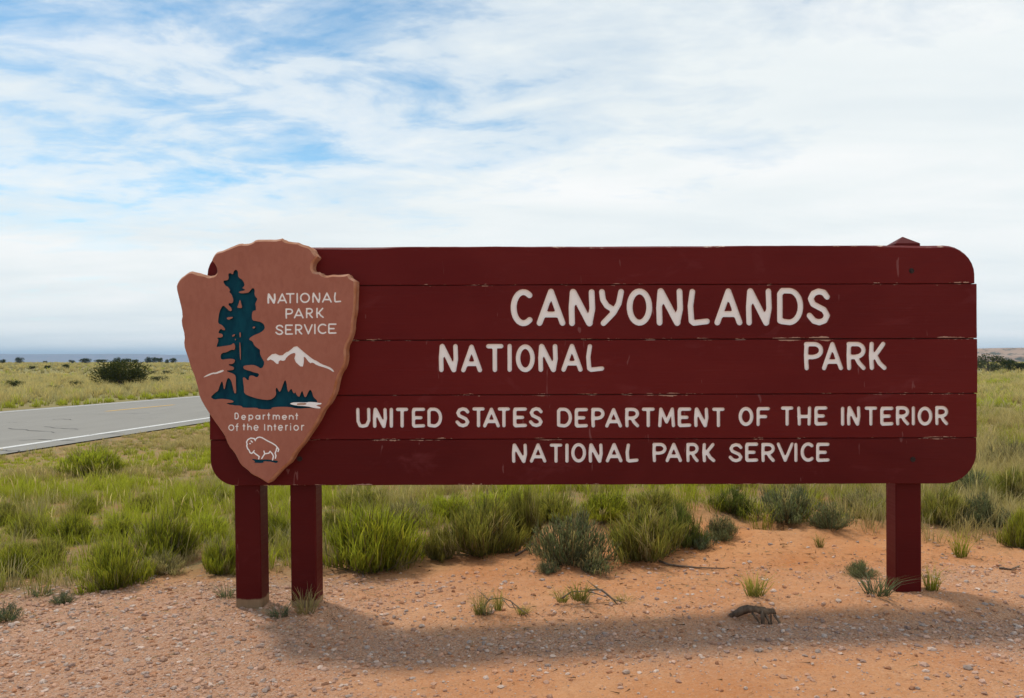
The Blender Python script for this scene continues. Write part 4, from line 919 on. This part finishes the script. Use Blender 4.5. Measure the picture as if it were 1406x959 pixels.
def dead_root():
    p = at(1046, 856); s_ = p.y / F; o = empty('dead_root', p); q = lambda x, y, d=0: ((x - 1046) * s_, d, (856 - y) * s_ - .01)
    body = [tube_arrays([q(1002, 856, .10), q(1011, 849, .06), q(1019, 841, .03), q(1027, 836, .01), q(1038, 835, 0), q(1048, 838, .0), q(1056, 842, .02)], [.010, .016, .020, .017, .017, .017, .010], 9, .28),
            tube_arrays([q(1044, 838, .02), q(1055, 840, .02), q(1062, 840, .015), q(1066, 844, .03)], [.012, .015, .014, .009], 8, .3)]
    link('trunk', np_mesh('trunk', *join(body), M_DEAD, smooth=True), o)
    for pts, r_ in (([(1045, 837), (1046, 848), (1043, 863)], .0115), ([(1050, 842), (1053, 848), (1056, 858)], .008), ([(1058, 842), (1056.5, 849), (1057.5, 856)], .0045), ([(1062, 842), (1066, 848), (1070, 856)], .007), ([(1032, 839), (1036, 845), (1040, 851)], .006)):
        link('root', np_mesh('root', *tube_arrays([q(*a, d) for a, d in zip(pts, (-.012, -.03, -.045))], [r_, r_ * .95, r_ * .7], 7, .25), M_DEAD, smooth=True), o)
    tag(o, 'weathered brown dead root stub standing on the gravel edge', 'root')
dead_root()
def twig_plant(px, py, arms, sprigs, label):
    p = at(px, py); s_ = p.y / F; o = empty('twiggy_plant', p)
    for pts, r0 in arms:
        P_ = [((x - px) * s_, dy, max((py - y) * s_ * .9, -.01) + .004) for x, y, dy in pts]; k = len(P_)
        link('branch', np_mesh('branch', *tube_arrays(P_, [r0 * (1 - .6 * i / (k - 1)) for i in range(k)], 6, .15), M_TWIG, smooth=True), o)
    for x, y, w, h, kd in sprigs:
        t_ = link('foliage', random.choice(TUF[kd]), o, ((x - px) * s_, random.uniform(-.02, .03), (py - y) * s_ * .5)); t_.scale = (w * s_, w * s_, h * s_); t_.rotation_euler = (0, 0, random.uniform(0, 6))
    return tag(o, label, 'plant')
twig_plant(680, 846, [([(660, 842, 0), (672, 826, .02), (690, 823, .01), (702, 828, 0), (708, 838, -.02)], .0045), ([(700, 826, 0), (716, 838, -.03), (728, 846, -.05)], .0035), ([(672, 827, 0), (662, 818, .02), (655, 812, .02)], .003), ([(690, 824, 0), (700, 834, -.03), (722, 836, -.04)], .003)], [(658, 845, 34, 38, 'olive'), (684, 832, 26, 34, 'olive'), (718, 847, 34, 16, 'olive'), (668, 846, 30, 30, 'grey')], 'left of two half bare twiggy plants on the orange sand')
twig_plant(800, 828, [([(770, 822, 0), (785, 812, .02), (806, 810, 0), (820, 814, 0), (834, 818, -.02)], .005), ([(806, 808, 0), (826, 806, -.02), (842, 820, -.03), (850, 834, -.06), (864, 842, -.08)], .0055), ([(816, 803, .02), (832, 814, 0), (846, 826, -.04)], .004), ([(820, 806, 0), (812, 800, .02), (806, 795, .03)], .003), ([(842, 820, -.03), (856, 824, -.04), (868, 832, -.05)], .003)], [(795, 814, 48, 34, 'olive'), (772, 822, 34, 22, 'olive'), (804, 828, 22, 18, 'grey'), (858, 840, 30, 26, 'olive'), (846, 838, 22, 20, 'olive')], 'right of two twiggy plants on sand, with long bare grey branches')
for pts, lab in ((((905, 772), (918, 778), (935, 780), (960, 782), (995, 783)), 'long thin grey stick lying on sand below the dark shrub'), (((708, 764), (722, 757), (732, 748)), 'short pale stick at the foot of the olive shrubs'), (((1372, 783), (1388, 784), (1400, 779)), 'short curved stick on gravel at the right picture edge')):
    P_ = [at(*q) + Vector((0, 0, .008)) for q in pts]; c = P_[0].copy()
    o = link('fallen_stick', np_mesh('fallen_stick', *tube_arrays([p - c for p in P_], list(np.linspace(.008, .004, len(P_))), 6, .2), M_TWIG, smooth=True), None, c); tag(o, lab, 'stick')

def litter(n):
    y = np.sqrt(rng.uniform(3.3 ** 2, 6.8 ** 2, n)); x = rng.uniform(-.66, .62, n) * y
    k = rng.random(n) < (.12 + .9 * sstep(.35, .6, fbm(x * 1.5 + 31, y * 1.5, 3)) * sstep(3.6, 4.8, y)); x, y = x[k], y[k]; n = len(x)
    a = rng.uniform(0, 6.28, n); L = rng.uniform(.012, .06, n); w = rng.uniform(.0012, .003, n)
    d = np.stack([np.cos(a), np.sin(a)], -1); p = np.stack([-d[:, 1], d[:, 0]], -1)
    c = np.stack([x, y], -1); q = [c - d * L[:, None] / 2 - p * w[:, None], c - d * L[:, None] / 2 + p * w[:, None], c + d * L[:, None] / 2]
    V = np.stack([np.column_stack([v, ground_z(v[:, 0], v[:, 1]) + .004 + rng.uniform(0, .006, n)]) for v in q], 1).reshape(-1, 3)
    col = np.where(rng.random((n, 1)) < .55, np.array([[.42, .33, .2]]), np.array([[.13, .085, .05]])) * rng.uniform(.7, 1.2, (n, 1))
    return V, np.arange(n * 3).reshape(-1, 3), np.repeat(col, 3, 0)
build_stuff('dry_litter', [litter(9000)], 'bits of dry straw and twig strewn over the orange sand')
